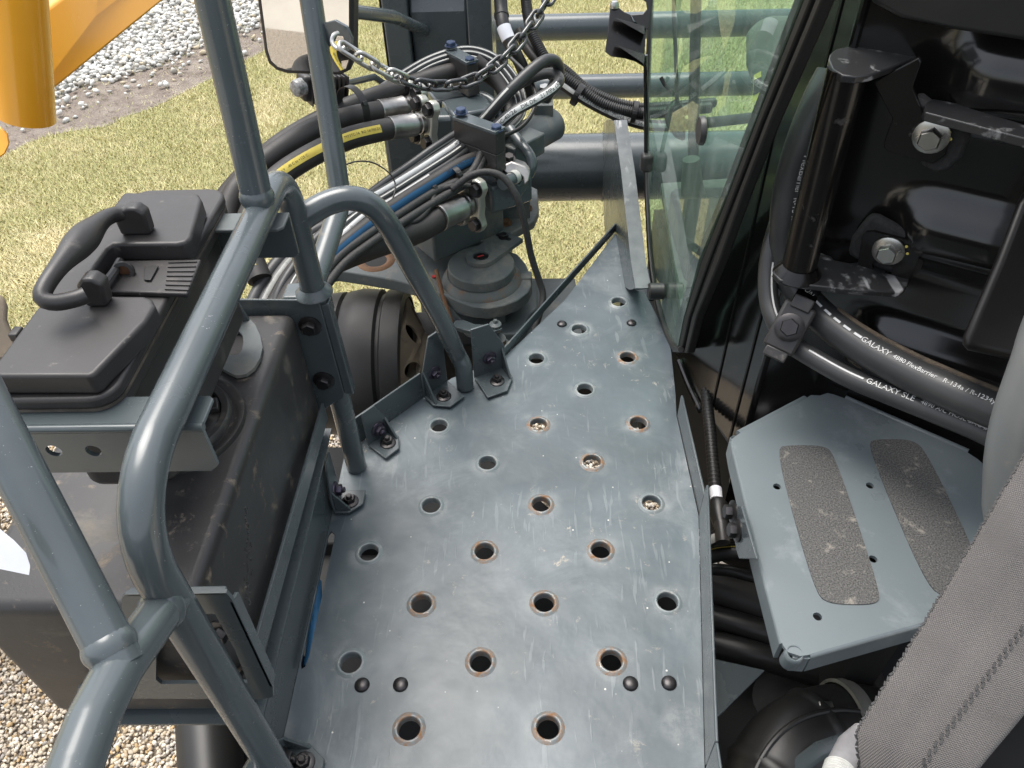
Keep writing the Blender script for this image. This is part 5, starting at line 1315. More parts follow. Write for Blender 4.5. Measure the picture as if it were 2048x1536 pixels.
# ribbed rear wall
def rib(z):
    t = ((z - .665) / .185) % 1.0
    t = min(t, 1 - t) * 2           # 0 at crest, 1 in the valley
    return .5 + .5 * math.cos(math.pi * min(1, max(0, (t - .12) / .55)))
def wallB(u, v):
    s = -.004 + u * .75; z = -.25 + v * 1.25
    e = max(0.0, min(1.0, (s - .085) / .06)); e = e * e * (3 - 2 * e)
    return cor + dB * s + V3(0, 0, z) + nB * (.030 * e * rib(z) * max(0.0, min(1.0, (z - .20) / .06)))
part('rear_wall', MB().grid(wallB, 60, 130), M['cab_black'], cab, angle=80)
part('corner_trim', MB().tube([cor + V3(0, 0, -.1), cor + V3(0, 0, 1.0)], .006, 10), M['cab_black'], cab)
ov = [WB(x, y, .035) for x, y in ((1731, -20), (1745, 8), (1800, 38), (1900, 60), (2080, 88))]
z0 = [p for p in ov]
part('roof_overhang', MB().prism(z0 + [z0[-1] + V3(0, 0, .25), z0[0] + V3(0, 0, .25)], -nB * .04), M['rubber_dark'], cab, bevel=.005)
# bulky black duct at the right border
dk = [D(x, y, .80) for x, y in ((2130, 330), (2046, 384), (2034, 404), (1990, 520), (1948, 620), (1926, 672), (1924, 690), (1934, 702), (1960, 708), (2130, 745))]
part('air_duct', MB().prism(dk, unit(_ray(2000, 550)) * .12), M['cab_satin'], cab, bevel=.022, seg=5)
# interior: floor, seat, lever boot, front post, wiper motor
part('cab_floor', MB().prism([V3(.58, .80, -.02), V3(1.35, .62, -.02), V3(1.5, 1.55, -.02), V3(.62, 1.45, -.02)], (0, 0, -.02)), M['seat'], cab)
part('front_post', MB().tube([X(1385, 400, .62), X(1388, 200, .62), X(1392, 0, .62), X(1396, -150, .62)], .012, 12), M['cab_satin'], cab)
sc_ = D(1530, 150, 1.45)
part('seat_back', MB().prism([D(x, y, 1.45) for x, y in ((1492, 70), (1500, 50), (1540, 30), (1640, 30), (1640, 300), (1540, 260), (1508, 180), (1492, 130))], unit(_ray(1530, 150)) * .10), M['seat'], cab, bevel=.025, seg=4)
part('seat_cushion', rbox(MB(), V3(.98, 1.0, .12), (.42, .42, .14), .04), M['seat'], cab)
bt = [D(1382, 318, 1.62), D(1384, 370, 1.66), D(1392, 440, 1.70), D(1400, 500, 1.74)]
part('lever_boot', MB().tube(bt, [.018, .024, .036, .05], 16), M['seat'], cab)
part('console', rbox(MB(), D(1430, 470, 1.80), (.18, .3, .1), .02), M['cab_satin'], cab)
wm = [D(x, y, 1.50) for x, y in ((1346, 200), (1356, 195), (1366, 215), (1372, 250), (1370, 285), (1350, 275), (1334, 255), (1328, 235), (1332, 215))]
part('wiper_motor', MB().prism(wm, unit(_ray(1350, 240)) * .05), M['cab_satin'], cab, bevel=.008, seg=3)
part('wiper_arm', MB().tube([D(1354, 200, 1.50), D(1352, 120, 1.48), D(1348, 40, 1.47), D(1346, -60, 1.47)], .004, 8), M['cab_satin'], cab)
part('wiper_arm', MB().tube([D(1350, 190, 1.50), D(1330, 170, 1.50), D(1322, 155, 1.50)], .004, 8), M['cab_satin'], cab)
part('warning_label', MB().prism([D(x, y, 1.2) for x, y in ((1508, 150), (1522, 142), (1524, 196), (1504, 205))], unit(_ray(1515, 170)) * .002), M['yellow_mark'], cab)
part('warning_label', MB().prism([D(x, y, 1.199) for x, y in ((1508, 160), (1523, 153), (1523, 182), (1506, 191))], unit(_ray(1515, 170)) * .0005), M['black_ink'], cab)
# rod, knobs and hinge on the glass edge
part('gas_strut', MB().tube([D(1291, 110, 1.50), D(1292, 220, 1.57), D(1292, 315, 1.64)], .0045, 10), M['cab_black'], cab)
part('strut_knob', rbox(MB(), D(1293, 324, 1.64), (.026, .03, .040), .008), M['black_plastic'], cab)
k0 = X(1411, 261, GX); part('glass_button', MB().lathe([(0, -.010), (.020, -.010), (.022, -.007), (.022, -.002), (.019, 0), (0, 0)], k0 - V3(.001, 0, 0), (1, 0, 0), 28), M['black_plastic'], cab)
k1 = X(1331, 582, GX); part('glass_button', MB().lathe([(0, -.034), (.014, -.034), (.017, -.031), (.017, -.004), (.014, 0), (0, 0)], k1 - V3(.001, 0, 0), (1, 0, 0), 24), M['rubber_dark'], cab)
hg = [(1220, 14), (1216, 60), (1210, 104), (1222, 113), (1250, 117), (1270, 123), (1288, 134), (1292, 60), (1290, 52), (1266, 42), (1262, 30), (1248, 24), (1236, 14)]
hpl = part('door_latch', MB().prism([D(x, y, 1.50) for x, y in hg], unit(_ray(1250, 70)) * .006), M['black_metal'], cab, bevel=.001)
part('latch_arm', MB().prism([D(x, y, 1.495) for x, y in ((1262, 30), (1285, 28), (1294, 18), (1292, 4), (1272, -10), (1262, -60), (1312, -60), (1300, 40), (1296, 60), (1275, 50))], unit(_ray(1280, 10)) * .006), M['black_metal'], hpl, bevel=.001)
for (a_, b_, c_) in (((1228, 36), (1289, 70), (1289, 52)), ((1230, 88), (1288, 128), (1290, 108))):
    part('latch_rib', MB().prism([D(*a_, 1.495), D(*b_, 1.495), D(*c_, 1.50)], -unit(_ray(1250, 70)) * .022), M['black_metal'], hpl, bevel=.001)
part('latch_stud', MB().lathe([(.009, -.005), (.009, .002), (.006, .007), (0, .009)], D(1229, 10, 1.50), (0, 0, 1), 16), M['steel'], hpl)
# ================================================================== GRAB BAR
gb = thing('grab_bar', 'short black vertical grab bar bolted to the ribbed cab wall', 'grab bar', (.63, .41, .40))
b0, b1 = V3(.600, .4035, .4214), V3(.600, .4230, .6700)
part('bar', MB().cyl(b0 - V3(0, 0, .004), b1 + V3(0, 0, .004), .0215, 36), M['black_metal'], gb)
part('weld_bead', MB().lathe([(.0215, .012), (.0245, .008), (.029, .002), (.031, -.002)], b0, (0, 0, 1), 32), M['black_metal'], gb, angle=60)
zt_ = .676
part('top_plate', MB().prism([Z(x, y, zt_) for x, y in ((1657, 119), (1660, 108), (1672, 98), (1706, 90), (1712, 84), (1760, 88), (1842, 106), (1838, 113), (1790, 131), (1741, 149), (1712, 153), (1684, 150), (1665, 138))], (0, 0, -.008)), M['scuffed_black'], gb, bevel=.0015)
part('upper_bracket', MB().prism([WB(x, y, .034) for x, y in ((1751, 164), (1768, 150), (1840, 112), (1844, 122), (1827, 172), (1847, 219), (1850, 232), (1905, 246), (1893, 306), (1868, 324), (1778, 300), (1770, 292), (1770, 280), (1787, 234))], nB * .006), M['black_metal'], gb, bevel=.001)
zs_ = float(WB(1850, 222, .045)[2])
part('side_shelf', MB().prism([Z(x, y, zs_ + .004) for x, y in ((1848, 218), (1854, 204), (1866, 197), (1925, 208), (1935, 214), (2140, 276), (2140, 300), (1850, 224))], (0, 0, -.010)), M['scuffed_black'], gb, bevel=.0015)
zb_ = .4225
part('bottom_plate', MB().prism([Z(x, y, zb_) for x, y in ((1546, 545), (1550, 532), (1560, 524), (1600, 510), (1632, 502), (1662, 512), (1668, 520), (1700, 526), (1716, 524), (1760, 534), (1822, 552), (1812, 576), (1800, 585), (1700, 579), (1600, 568), (1560, 560))], (0, 0, -.008)), M['scuffed_black'], gb, bevel=.0015)
slt = [WB(x, y, .022) for x, y in ((1746, 524), (1750, 518), (1788, 528), (1784, 545), (1748, 536))]
part('lower_bracket', MB().prism([WB(x, y, .022) for x, y in ((1717, 526), (1726, 470), (1734, 461), (1750, 460), (1836, 482), (1844, 494), (1824, 556), (1790, 549))], nB * .005, [slt]), M['black_metal'], gb)
for (x, y, off) in ((1863, 272, .040), (1777, 501, .028)):
    bo = inst('mounting_bolt', HW['bolt_steel'], gb, WB(x, y, off), nB, scale=1.18)
    for (dx, dy) in ((36, -8), (38, 6), (24, 2), (23, 12)):
        q = WB(x + dx * 1.0, y + dy, off + .0006)
        part('paint_dot', MB().prism(circ(q, .0018, 8, dB, (0, 0, 1)), nB * .0006), M['yellow_mark'], gb)
fo = [((1700, 500), (1708, 466), (1728, 440), (1744, 421), (1762, 424), (1800, 444), (1845, 462), (1862, 480), (1858, 500), (1838, 545), (1800, 540), (1740, 520)), ((1836, 182), (1850, 184), (1870, 200), (1900, 215), (1940, 240), (1945, 262), (1930, 300), (1905, 325), (1882, 332), (1850, 318), (1840, 260))]
for k, f_ in enumerate(fo):
    base_ = [WB(x, y, (.006, .012)[k]) for x, y in f_]
    solo('foam_pad', MB().prism(base_, nB * (.0155, .0215)[k]), M['foam'], ['black foam pad behind the lower grab bar bolt', 'black foam pad behind the upper grab bar bolt'][k], 'foam pad', bevel=.006)
# ================================================================== A/C HOSES
def whose(label, pts, r, mat, name, n=8):
    P = [D(*p) for p in pts]; t = thing(name, label, 'hose', P[-1])
    pp = resample(spline(P, n), .008); part('hose', MB().tube(pp, r, 20), mat, t, angle=60)
    return t, pp
t, pp = whose('thick black suction hose with white lettering curving along the cab wall', [(1666, 150, .915), (1640, 200, .925), (1606, 285, .95), (1582, 370, .985), (1572, 450, 1.01), (1576, 520, 1.03), (1600, 585, 1.03), (1650, 640, 1.005), (1720, 692, .97), (1810, 742, .93), (1910, 788, .89), (2010, 830, .86), (2100, 865, .84)], .0215, M['hose_gloss'], 'suction_hose')
Ls = np.r_[0, np.cumsum(np.linalg.norm(np.diff(np.array(pp), axis=0), axis=1))]
def arc_at(pp, px, py):
    Q = (np.array(pp) - CAM) @ MW.T; uv = np.stack([CX + FPX * Q[:, 0] / Q[:, 2], CY + FPX * Q[:, 1] / Q[:, 2]], 1)
    i = int(np.argmin(np.hypot(uv[:, 0] - px, uv[:, 1] - py))); L = np.r_[0, np.cumsum(np.linalg.norm(np.diff(np.array(pp), axis=0), axis=1))]; return float(L[i])
def face_up(p): return unit(to_cam(p)) + V3(0, 0, .25)
s_g = arc_at(pp, 1745, 708)
text_on_tube('GALAXY', pp, .0218, .0105, s_g - .014, face_up, M['white_ink'], t, 'printed_text', False, .006)
text_on_tube('4880 FlexBarrier', pp, .0218, .0082, s_g + .031, face_up, M['white_ink'], t, 'printed_text', False, .006)
text_on_tube('R-134a / R-1234yf  A/C SUCTION HOSE', pp, .0218, .0078, s_g + .094, face_up, M['white_ink'], t, 'printed_text', False, .006)
s_d = arc_at(pp, 1632, 622)
for k in range(5):
    strip_on_tube(pp, .0218, s_d + k * .0175, s_d + k * .0175 + .0115, .0032, face_up, M['white_ink'], t, 'dash_mark', .006)
s_f = arc_at(pp, 1588, 340)
text_on_tube('FlexBarrier  R-134a / R-1234yf  A/C SUCTION', pp, .0218, .0115, s_f - .03, to_cam, M['white_ink'], t, 'printed_text', False, .010)
part('grime_edge', MB().tube([p + V3(.006, .010, .0185) for p in pp[int(len(pp) * .56):int(len(pp) * .98)]], .004, 8), pmat('dusty_hose_top', (.10, .075, .05), .9, var=(.05, .04, .03), vscale=90, bump=(200, .8, .003)), t)
t, pp = whose('thin black hose with white line clamped below the suction hose', [(1562, 430, 1.03), (1545, 490, 1.035), (1536, 545, 1.04), (1538, 600, 1.04), (1552, 645, 1.03), (1578, 684, 1.02), (1630, 718, 1.00), (1700, 756, .975), (1780, 789, .945), (1870, 825, .915), (1960, 862, .885), (2050, 908, .86)], .0130, M['hose_gloss'], 'liquid_hose')
s0 = arc_at(pp, 1600, 697)
strip_on_tube(pp, .0130, s0 + .01, s0 + .088, .0024, face_up, M['white_ink'], t, 'white_line', .004)
strip_on_tube(pp, .0130, arc_at(pp, 1540, 530), arc_at(pp, 1552, 645), .0024, to_cam, M['white_ink'], t, 'white_line', .005)
text_on_tube('GALAXY SLE', pp, .0133, .0105, s0 + .092, face_up, M['white_ink'], t, 'printed_text', False, .004)
text_on_tube('4890 A/C HOSE 5/16 in (8mm) R-134a / R-1234yf', pp, .0133, .0078, s0 + .158, face_up, M['white_ink'], t, 'printed_text', False, .004)
strip_on_tube(pp, .0130, arc_at(pp, 1940, 846), arc_at(pp, 2040, 900), .0024, face_up, M['white_ink'], t, 'white_line', .004)
whose('slim black hose arching up behind the grab bar', [(1600, 330, .99), (1612, 250, .97), (1635, 170, .945), (1662, 100, .925), (1682, 72, .915), (1688, 88, .92), (1684, 130, .935), (1672, 180, .95)], .0065, M['hose_gloss'], 'slim_hose')
# hose clamp with hex bolt
cl = thing('hose_bracket', 'black twin hose bracket with hex bolt under the grab bar', 'clamp', D(1580, 700, .98))
cc_ = D(1579, 655, .985); f_ = unit(to_cam(cc_)); u_ = unit(D(1610, 600, .985) - D(1545, 720, .985)); u_ = unit(u_ - f_ * np.dot(u_, f_)); v_ = np.cross(f_, u_)
part('bracket_body', MB().box(cc_ - f_ * .012, (.066, .042, .022), (u_, v_, f_)), M['black_plastic'], cl, bevel=.004)
part('bracket_tab', MB().box(cc_ + u_ * .034 - f_ * .004 , (.018, .026, .012), (u_, v_, f_)), M['black_plastic'], cl, bevel=.002)
part('bracket_tab', MB().box(cc_ - u_ * .038 - f_ * .006, (.014, .030, .010), (u_, v_, f_)), M['black_plastic'], cl, bevel=.002)
inst('hex_bolt', HW['flange_bolt'], cl, cc_ - f_ * .001, f_, scale=1.15)
part('bracket_strut', MB().bar(cc_ + u_ * .03 - f_ * .012, WB(1640, 540, .012), .028, .003, f_), M['black_metal'], cl, bevel=.0008)
# ================================================================== STEP PLATE
sz = .19
st = thing('cab_step', 'light grey-blue step plate with two black grip strips', 'step', (.75, .3, -.02))
so = [(1477, 868), (1500, 853), (1610, 798), (1622, 790), (1640, 791), (1655, 786), (1668, 789), (1690, 797), (1935, 905), (1955, 918), (2120, 1060), (2200, 1160), (2110, 1178), (1850, 1244), (1640, 1302), (1616, 1310), (1600, 1312), (1576, 1304), (1566, 1290), (1520, 1115), (1470, 908), (1464, 890), (1466, 876)]
holes_ = [circ(Z(x, y, sz), .0052, 16) for x, y in ((1554, 973), (1740, 971), (1746, 1118), (1635, 1233))]
part('plate', MB().prism([Z(x, y, sz) for x, y in so], (0, 0, -.005), holes_), M['step'], st)
for e_ in ([(1466, 882), (1471, 908), (1521, 1115), (1567, 1290)], [(1616, 1310), (1850, 1244), (2110, 1178)], [(1477, 868), (1610, 798)], [(1690, 797), (1935, 905)]):
    part('rolled_edge', MB().tube([Z(x, y, sz - .0052) for x, y in e_], .0053, 14), M['step'], st)
def skirt(pts, h, name='skirt', mt=None):
    pa = [Z(x, y, sz - .005) for x, y in pts]
    mb = MB()
    for i in range(len(pa) - 1):
        a, b = pa[i], pa[i + 1]; n = unit(np.cross(b - a, (0, 0, 1)))
        mb.prism([a, b, b - V3(0, 0, h), a - V3(0, 0, h)], n * .0050)
    return part(name, mb, mt or M['step'], st, bevel=.001)
skirt([(1466, 880), (1471, 908), (1521, 1115), (1567, 1290)], .030)
skirt([(1584, 1308), (1616, 1310), (1850, 1244), (2110, 1178)], .030)
skirt([(1477, 868), (1610, 798)], .030)
skirt([(1690, 797), (1935, 905)], .030)
lc2 = Z(1587, 1310, sz - .006)
part('corner_eye', MB().lathe([(.0065, .004), (.0085, .006), (.0102, .004), (.0106, -.002), (.0102, -.022), (.0065, -.022), (.0065, .004)], lc2, (0, -.15, 1), 24), M['step'], st, angle=50)
lc3 = Z(1469, 881, sz - .004)
part('corner_eye', MB().lathe([(.0042, .002), (.006, .004), (.007, .002), (.007, -.018), (.0042, -.018), (.0042, .002)], lc3, (0, 0, 1), 20), M['step'], st, angle=50)
def rounded(pts, n=5, k=.35):
    out = []; m = len(pts)
    for i in range(m):
        a, b, c = [np.asarray(pts[j % m], float) for j in (i - 1, i, i + 1)]
        p, q = b + (a - b) * k, b + (c - b) * k
        for s in range(n + 1):
            t_ = s / n; out.append((1 - t_) ** 2 * p + 2 * t_ * (1 - t_) * b + t_ * t_ * q)
    return out
g1 = [(1550, 897), (1580, 891), (1646, 892), (1668, 908), (1762, 1188), (1752, 1210), (1664, 1209), (1630, 1190)]
g2 = [(1732, 886), (1756, 879), (1822, 880), (1850, 900), (1962, 1130), (1945, 1175), (1895, 1200), (1850, 1168)]
for g_, nm in ((g1, 'dusty'), (g2, 'clean')):
    o = part('grip_strip', MB().prism(rounded([Z(x, y, sz + .0003) for x, y in g_], 5, .42), (0, 0, .0012)), M['grip'], st)
# bracket and bolts under the step's left skirt
bk = [X(x, y, float(Z(1500, 1060, sz)[0]) - .012) for x, y in ((1460, 1020), (1466, 1012), (1482, 1012), (1512, 1118), (1478, 1118), (1472, 1100))]
part('side_bracket', MB().prism(bk, (.004, 0, 0)), M['paint'], st, bevel=.001)
for x, y in ((1467, 1024), (1476, 1061)):
    inst('flange_bolt', HW['flange_bolt'], st, X(x, y, float(Z(1500, 1060, sz)[0]) - .0125), (-1, 0, .1), scale=.95)
part('step_post', MB().box((.74, .34, -.14), (.05, .05, .64)), M['dark'], st)
part('step_post', MB().box((.74, .14, -.14), (.05, .05, .64)), M['dark'], st)
# loom and connector in the gap
lt_, lp_ = ribbed('corrugated black loom running down the gap beside the step', [(1412, 780, 1.44), (1419, 850, 1.38), (1425, 920, 1.32), (1430, 975, 1.28)], .0095, .0085, .0014)
part('white_label', MB().tube([D(1431, 978, 1.277), D(1433, 1000, 1.26)], .0106, 14, caps=False), M['white_paper'], lt_)
cn = thing('plug_connector', 'black plug connector at the end of the loom', 'connector', D(1440, 1060, 1.22))
part('plug_shell', MB().tube([D(1434, 1000, 1.26), D(1436, 1008, 1.255), D(1438, 1030, 1.245), D(1442, 1052, 1.23)], [.011, .0155, .0155, .012], 16), M['rubber_dark'], cn)
part('plug_collar', MB().tube([D(1442, 1045, 1.23), D(1446, 1085, 1.21)], .0115, 12), M['black_plastic'], cn)
hose('white lettered hose section under the plug connector', [(1415, 1083, 1.24), (1435, 1073, 1.235), (1460, 1068, 1.23), (1490, 1070, 1.23)], .0115, M['rubber_dark'], name='lettered_hose', stripe=[(.0, .06, .0135, M['white_soft'], 0)])
hose('black hose with a thin yellow line under the step edge', [(1405, 1115, 1.26), (1440, 1106, 1.25), (1480, 1104, 1.24), (1540, 1112, 1.24)], .014, M['rubber_dark'], name='lettered_hose', stripe=[(.0, .14, .002, M['yellow_ink'], .009)])
for k, (pts, r, lab) in enumerate((([(1380, 1140, 1.30), (1450, 1140, 1.28), (1500, 1152, 1.27), (1580, 1168, 1.26)], .010, 'slim black pipe under the step edge'),
    ([(1380, 1165, 1.36), (1450, 1185, 1.34), (1520, 1210, 1.33), (1640, 1250, 1.33)], .036, 'wide flat-black pipe below the step'),
    ([(1380, 1225, 1.32), (1440, 1238, 1.30), (1520, 1262, 1.28), (1640, 1300, 1.26)], .021, 'middle ribbed rubber pipe below the step'),
    ([(1380, 1278, 1.30), (1440, 1290, 1.28), (1520, 1312, 1.26), (1640, 1350, 1.25)], .022, 'lowest rubber pipe below the step'))):
    hose(lab, pts, r, M['rubber_dark'] if k != 1 else M['rubber'], name='coolant_pipe', cat='pipe')
lp2 = thing('lower_plate', 'dirty grey steel plate under the step between pipes and intake', 'plate', D(1470, 1370, 1.32))
part('plate', MB().prism([Z(x, y, -.10) for x, y in ((1400, 1308), (1440, 1320), (1530, 1340), (1446, 1424), (1400, 1465))], (0, 0, -.006)), M['paint'], lp2, bevel=.001)
part('strut', MB().tube([D(1466, 1400, 1.34), D(1490, 1450, 1.36), D(1500, 1560, 1.40)], .022, 8), M['paint'], lp2)
# ================================================================== AIR INTAKE ELBOW
ai = thing('intake_elbow', 'black moulded rubber intake elbow with bright steel clamp', 'intake hose', D(1600, 1536, 1.1))
ec = D(1668, 1660, 1.02)
epath = [D(1530, 1760, 1.03), D(1528, 1640, 1.04), D(1548, 1560, 1.06), D(1590, 1500, 1.08), D(1650, 1470, 1.10), D(1715, 1465, 1.11), D(1790, 1480, 1.12)]
ep_ = resample(spline(epath, 8), .006)
rr = []
for i in range(len(ep_)):
    s = i / len(ep_); rr.append(.066 + (.0045 if abs(s - .36) < .008 or abs(s - .62) < .008 else 0))
part('elbow', MB().tube(ep_, rr, 36), M['rubber_dark'], ai, angle=80)
for (a_, r_) in ((.34, 0), (.62, 1)):
    pass
# raised moulding seams along the outside of the bend
for off in (-.35, .38):
    P_, T_, U_, W_ = frames(ep_)
    line = []
    for i in range(len(ep_)):
        n_ = unit(to_cam(P_[i])); n_ = unit(n_ - T_[i] * np.dot(n_, T_[i])); b_ = np.cross(n_, T_[i])
        line.append(P_[i] + .0665 * (n_ * math.cos(off) + b_ * math.sin(off)))
    part('moulded_seam', MB().tube(line[4:-14], .0038, 8), M['rubber_dark'], ai)
text_on_tube('BANJO', ep_, .0664, .034, arc_at(ep_, 1575, 1530) - .03, lambda p: unit(to_cam(p)) + V3(.5, -.55, -.1), M['rubber'], ai, 'embossed_text', False, -.01)
i_c = int(np.argmin([np.linalg.norm(p - D(1688, 1464, 1.105)) for p in ep_]))
part('hose_clamp', MB().tube(ep_[i_c - 1:i_c + 3], .0715, 40, caps=False), M['zinc'], ai)
part('hose_clamp', MB().lathe([(.0685, -.008), (.0735, -.007), (.0725, 0), (.0735, .007), (.0685, .008)], ep_[i_c], T_[i_c], 48), M['zinc'], ai)
part('clamp_screw', MB().box(ep_[i_c] + .078 * unit(V3(-.5, .1, .8)), (.02, .014, .010)), M['steel'], ai, bevel=.002)
part('inlet_pipe', MB().tube(ep_[i_c:], .0675, 32), M['rubber'], ai)
th_ = thing('air_cleaner', 'dull brown-black air cleaner body behind the intake elbow', 'air cleaner', D(1620, 1440, 1.28))
part('body', MB().tube([D(1500, 1450, 1.36), D(1600, 1410, 1.32), D(1760, 1360, 1.27)], .075, 32), M['rubber'], th_)
part('bracket', MB().tube([D(1560, 1560, 1.02), D(1640, 1500, 1.0), D(1730, 1470, .98)], .011, 12, squash=(1, .4)), M['paint'], th_)
wp = thing('grey_bottle_neck', 'white and grey ribbed plastic neck beside the webbing', 'bottle', D(1690, 1536, .78))
wp_path = [D(1655, 1620, .74), D(1680, 1536, .78), D(1700, 1492, .80), D(1722, 1462, .82)]
part('neck', MB().tube(wp_path, [.0145, .0140, .013, .009], 24), pmat('grey_neck_plastic', (.26, .255, .26), .5, var=(.18, .175, .18), vscale=30), wp)
for k_ in range(7):
    part('neck_ring', MB().lathe([(.0142, -.0015), (.0156, -.0005), (.0156, .0005), (.0142, .0015)], wp_path[1] + (wp_path[1] - wp_path[0]) * (-.02 - .06 * k_), wp_path[1] - wp_path[0], 24), M['white_soft'], wp)
# ================================================================== WEBBING SLEEVE, GREY POST
def weave_mat():
    m = bpy.data.materials.new('woven_nylon'); m.use_nodes = True
    nt = m.node_tree; b = nt.nodes['Principled BSDF']; L = nt.links.new
    uv = _node(nt, 'ShaderNodeUVMap'); uv.uv_map = 'weave'
    sx = _node(nt, 'ShaderNodeSeparateXYZ'); L(uv.outputs[0], sx.inputs[0])
    def wav(src, k, ph=0.0):
        mu = _node(nt, 'ShaderNodeMath', operation='MULTIPLY_ADD'); L(src, mu.inputs[0]); mu.inputs[1].default_value = k; mu.inputs[2].default_value = ph
        s = _node(nt, 'ShaderNodeMath', operation='SINE'); L(mu.outputs[0], s.inputs[0]); return s.outputs[0]
    a = wav(sx.outputs[0], 2 * math.pi / .0018); c = wav(sx.outputs[1], 2 * math.pi / .0018)
    pr = _node(nt, 'ShaderNodeMath', operation='MULTIPLY'); L(a, pr.inputs[0]); L(c, pr.inputs[1])
    mr = _node(nt, 'ShaderNodeMapRange'); mr.inputs['From Min'].default_value = -1; mr.inputs['From Max'].default_value = 1; L(pr.outputs[0], mr.inputs['Value'])
    nz = _node(nt, 'ShaderNodeTexNoise'); nz.inputs['Scale'].default_value = 16; nz.inputs['Detail'].default_value = 6
    tc = _node(nt, 'ShaderNodeTexCoord'); L(tc.outputs['Object'], nz.inputs['Vector'])
    mx = _node(nt, 'ShaderNodeMix'); mx.data_type = 'RGBA'; L(mr.outputs['Result'], mx.inputs[0]); mx.inputs[6].default_value = (.046, .042, .040, 1); mx.inputs[7].default_value = (.140, .128, .119, 1)
    m2 = _node(nt, 'ShaderNodeMix'); m2.data_type = 'RGBA'; m2.blend_type = 'MULTIPLY'; m2.inputs[0].default_value = .5
    r2 = _node(nt, 'ShaderNodeMapRange'); r2.inputs['From Min'].default_value = .3; r2.inputs['From Max'].default_value = .7; r2.inputs['To Min'].default_value = .6; r2.inputs['To Max'].default_value = 1.2; L(nz.outputs['Fac'], r2.inputs['Value'])
    L(mx.outputs[2], m2.inputs[6]); L(r2.outputs['Result'], m2.inputs[7])
    L(m2.outputs[2], b.inputs['Base Color']); b.inputs['Roughness'].default_value = .62; b.inputs['Sheen Weight'].default_value = .2
    bp = _node(nt, 'ShaderNodeBump'); bp.inputs['Strength'].default_value = .6; bp.inputs['Distance'].default_value = .0006; L(pr.outputs[0], bp.inputs['Height']); L(bp.outputs[0], b.inputs['Normal'])
    return m
wb = thing('webbing_sleeve', 'wide grey woven webbing sleeve with double black stitching at lower right', 'webbing', D(1850, 1640, .50))
eL = [D(2700, -160, .72), D(2420, 300, .65), D(2230, 610, .60), D(2048, 908, .57), D(1950, 1074, .55), D(1850, 1240, .53), D(1765, 1376, .515), D(1722, 1446, .507), D(1712, 1480, .504), D(1728, 1580, .50), D(1760, 1720, .495), D(1830, 1980, .49)]
eR = [D(3000, 80, .70), D(2740, 500, .63), D(2560, 800, .58), D(2380, 1060, .55), D(2260, 1190, .53), D(2140, 1320, .51), D(2050, 1428, .495), D(1990, 1500, .488), D(1960, 1536, .485), D(1900, 1640, .48), D(1865, 1780, .475), D(1900, 2050, .47)]
eL, eR = resample(spline(eL, 8), .006), resample(spline(eR, 8), .006)
nL = 96
eL = [eL[int(i * (len(eL) - 1) / (nL - 1))] for i in range(nL)]; eR = [eR[int(i * (len(eR) - 1) / (nL - 1))] for i in range(nL)]
nW = 25; vs = []; uvs = []
wn = unit(to_cam((eL[52] + eR[52]) / 2)); al = 0
for i in range(nL):
    if i: al += np.linalg.norm((eL[i] + eR[i]) / 2 - (eL[i - 1] + eR[i - 1]) / 2)
    W_ = np.linalg.norm(eR[i] - eL[i])
    for k in range(nW):
        s = k / (nW - 1)
        wv = .0002 * math.sin(i * 2.1) if k == 0 else 0
        crease = .004 * math.exp(-((s - .30 - .1 * i / nL) / .08) ** 2) + .0012 * math.sin(i * .37 + 5 * s) * math.sin(math.pi * s)
        vs.append(eL[i] * (1 - s) + eR[i] * s + wn * (.008 * math.sin(math.pi * s) ** .8 - crease * .6) + wv * (eR[i] - eL[i]) / W_ * 1.5); uvs.append((al, s * W_))
mb = MB().add(vs, [(i * nW + k, i * nW + k + 1, (i + 1) * nW + k + 1, (i + 1) * nW + k) for i in range(nL - 1) for k in range(nW - 1)])
me = bpy.data.meshes.new('webbing'); off_ = root_off(wb)
me.from_pydata([tuple(np.asarray(p) - off_) for p in mb.v], [], mb.f); me.update()
ul = me.uv_layers.new(name='weave')
for lp in me.loops: ul.data[lp.index].uv = uvs[lp.vertex_index]
me.polygons.foreach_set('use_smooth', [True] * len(me.polygons)); me.materials.append(weave_mat())
o = link(bpy.data.objects.new('webbing', me), wb)
sm_ = o.modifiers.new('thickness', 'SOLIDIFY'); sm_.thickness = .003; sm_.offset = -1 if np.dot(np.array(me.polygons[600].normal), wn) > 0 else 1
mb = MB()
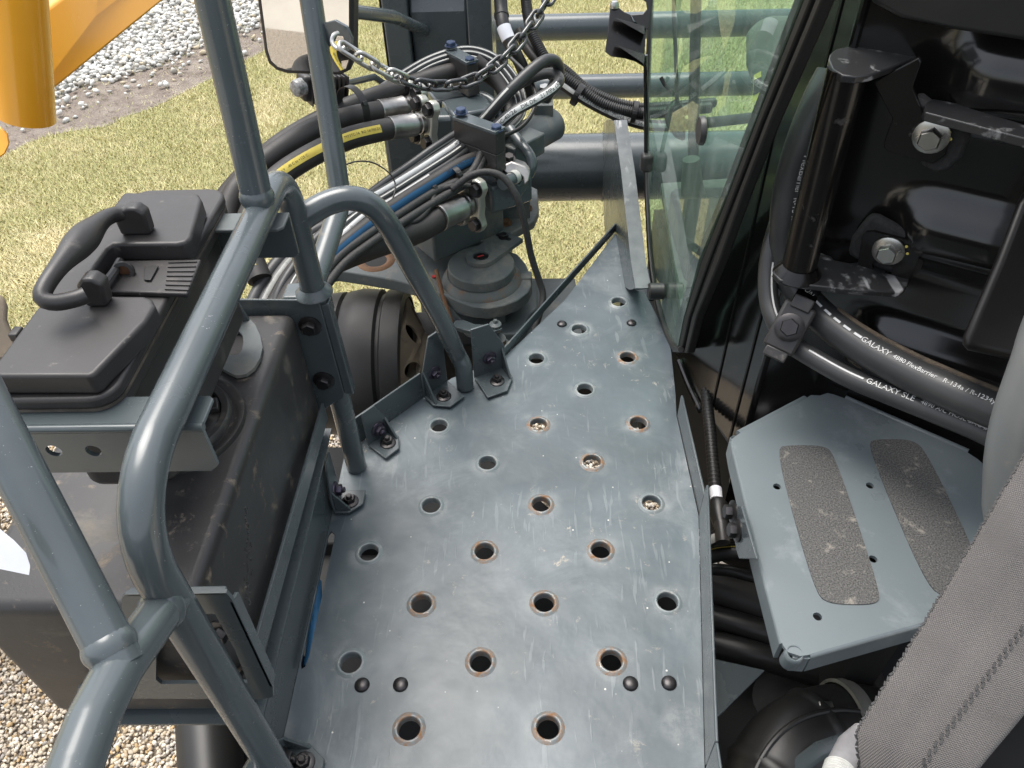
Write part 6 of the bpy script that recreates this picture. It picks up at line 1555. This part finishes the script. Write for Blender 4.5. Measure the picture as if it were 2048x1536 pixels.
for i in range(nL - 1):
    a, b = np.array(vs[i * nW]), np.array(vs[(i + 1) * nW])
    m_ = 3
    for j in range(m_):
        p = a + (b - a) * (j + .5) / m_ + wn * .0004; q = unit(b - a)
        mb.box(p, (np.linalg.norm(b - a) / m_ * .7, .0013, .0013), (unit(q * .9 + wn * .1 + np.cross(q, wn) * (.35 if j % 2 else -.35)), np.cross(wn, q), wn))
o = part('edge_stitching', mb, M['black_ink'], wb); o['kind'] = 'stuff'
mb = MB()
def on_web(i, sfrac):
    k = sfrac * (nW - 1); k0 = int(k); fk = k - k0
    return np.array(vs[i * nW + k0]) * (1 - fk) + np.array(vs[i * nW + k0 + 1]) * fk
for row, sfrac in enumerate((.600, .626)):
    ln_ = resample([on_web(i, sfrac) for i in range(nL)], .0034)
    for i in range(row, len(ln_) - 1, 2):
        q = unit(ln_[i + 1] - ln_[i]); mb.box(ln_[i] + wn * .0006, (.0036, .0014, .0012), (unit(q + .25 * np.cross(wn, q)), np.cross(wn, q), wn))
o = part('seam_stitching', mb, M['black_ink'], wb, bevel=0); o['kind'] = 'stuff'
solo('grey_post', MB().tube(spline([D(2185, 560, .66) + 1.1 * (D(2185, 560, .66) - D(2108, 740, .70)) + V3(0, 0, .25), D(2185, 560, .66), D(2108, 740, .70), D(2060, 880, .735), D(2046, 1010, .77), D(2036, 1240, .84), V3(*D(2036, 1240, .84)[:2], -.30)], 6), .036, 28), pmat('pale_grey_post_paint', (.17, .178, .178), .34, var=(.20, .205, .20), vscale=9, dirt=((.36, .30, .22), 20, .62, .8)), 'light grey painted post at the right border above the webbing', 'post')

# ================================================================== ADDED REAR BODY (unseen, gives the black cab panels something dark to reflect)
rb = thing('added_rear_body', 'dark grey machine body closing the walkway behind the viewer', 'machine body', (.4, -1.9, GZ))
part('added_hood', rbox(MB(), V3(.35, -1.95, -.05), (2.9, 1.5, 1.5), .06), M['cab_satin'], rb)
part('added_panel', rbox(MB(), V3(.35, -1.19, -.35), (2.4, .03, .7), .01), M['paint'], rb)
for x in (-.8, 1.5):
    part('added_leg', MB().cyl(V3(x, -1.9, GZ + .01), V3(x, -1.9, -.7), .12, 20), M['dark'], rb)
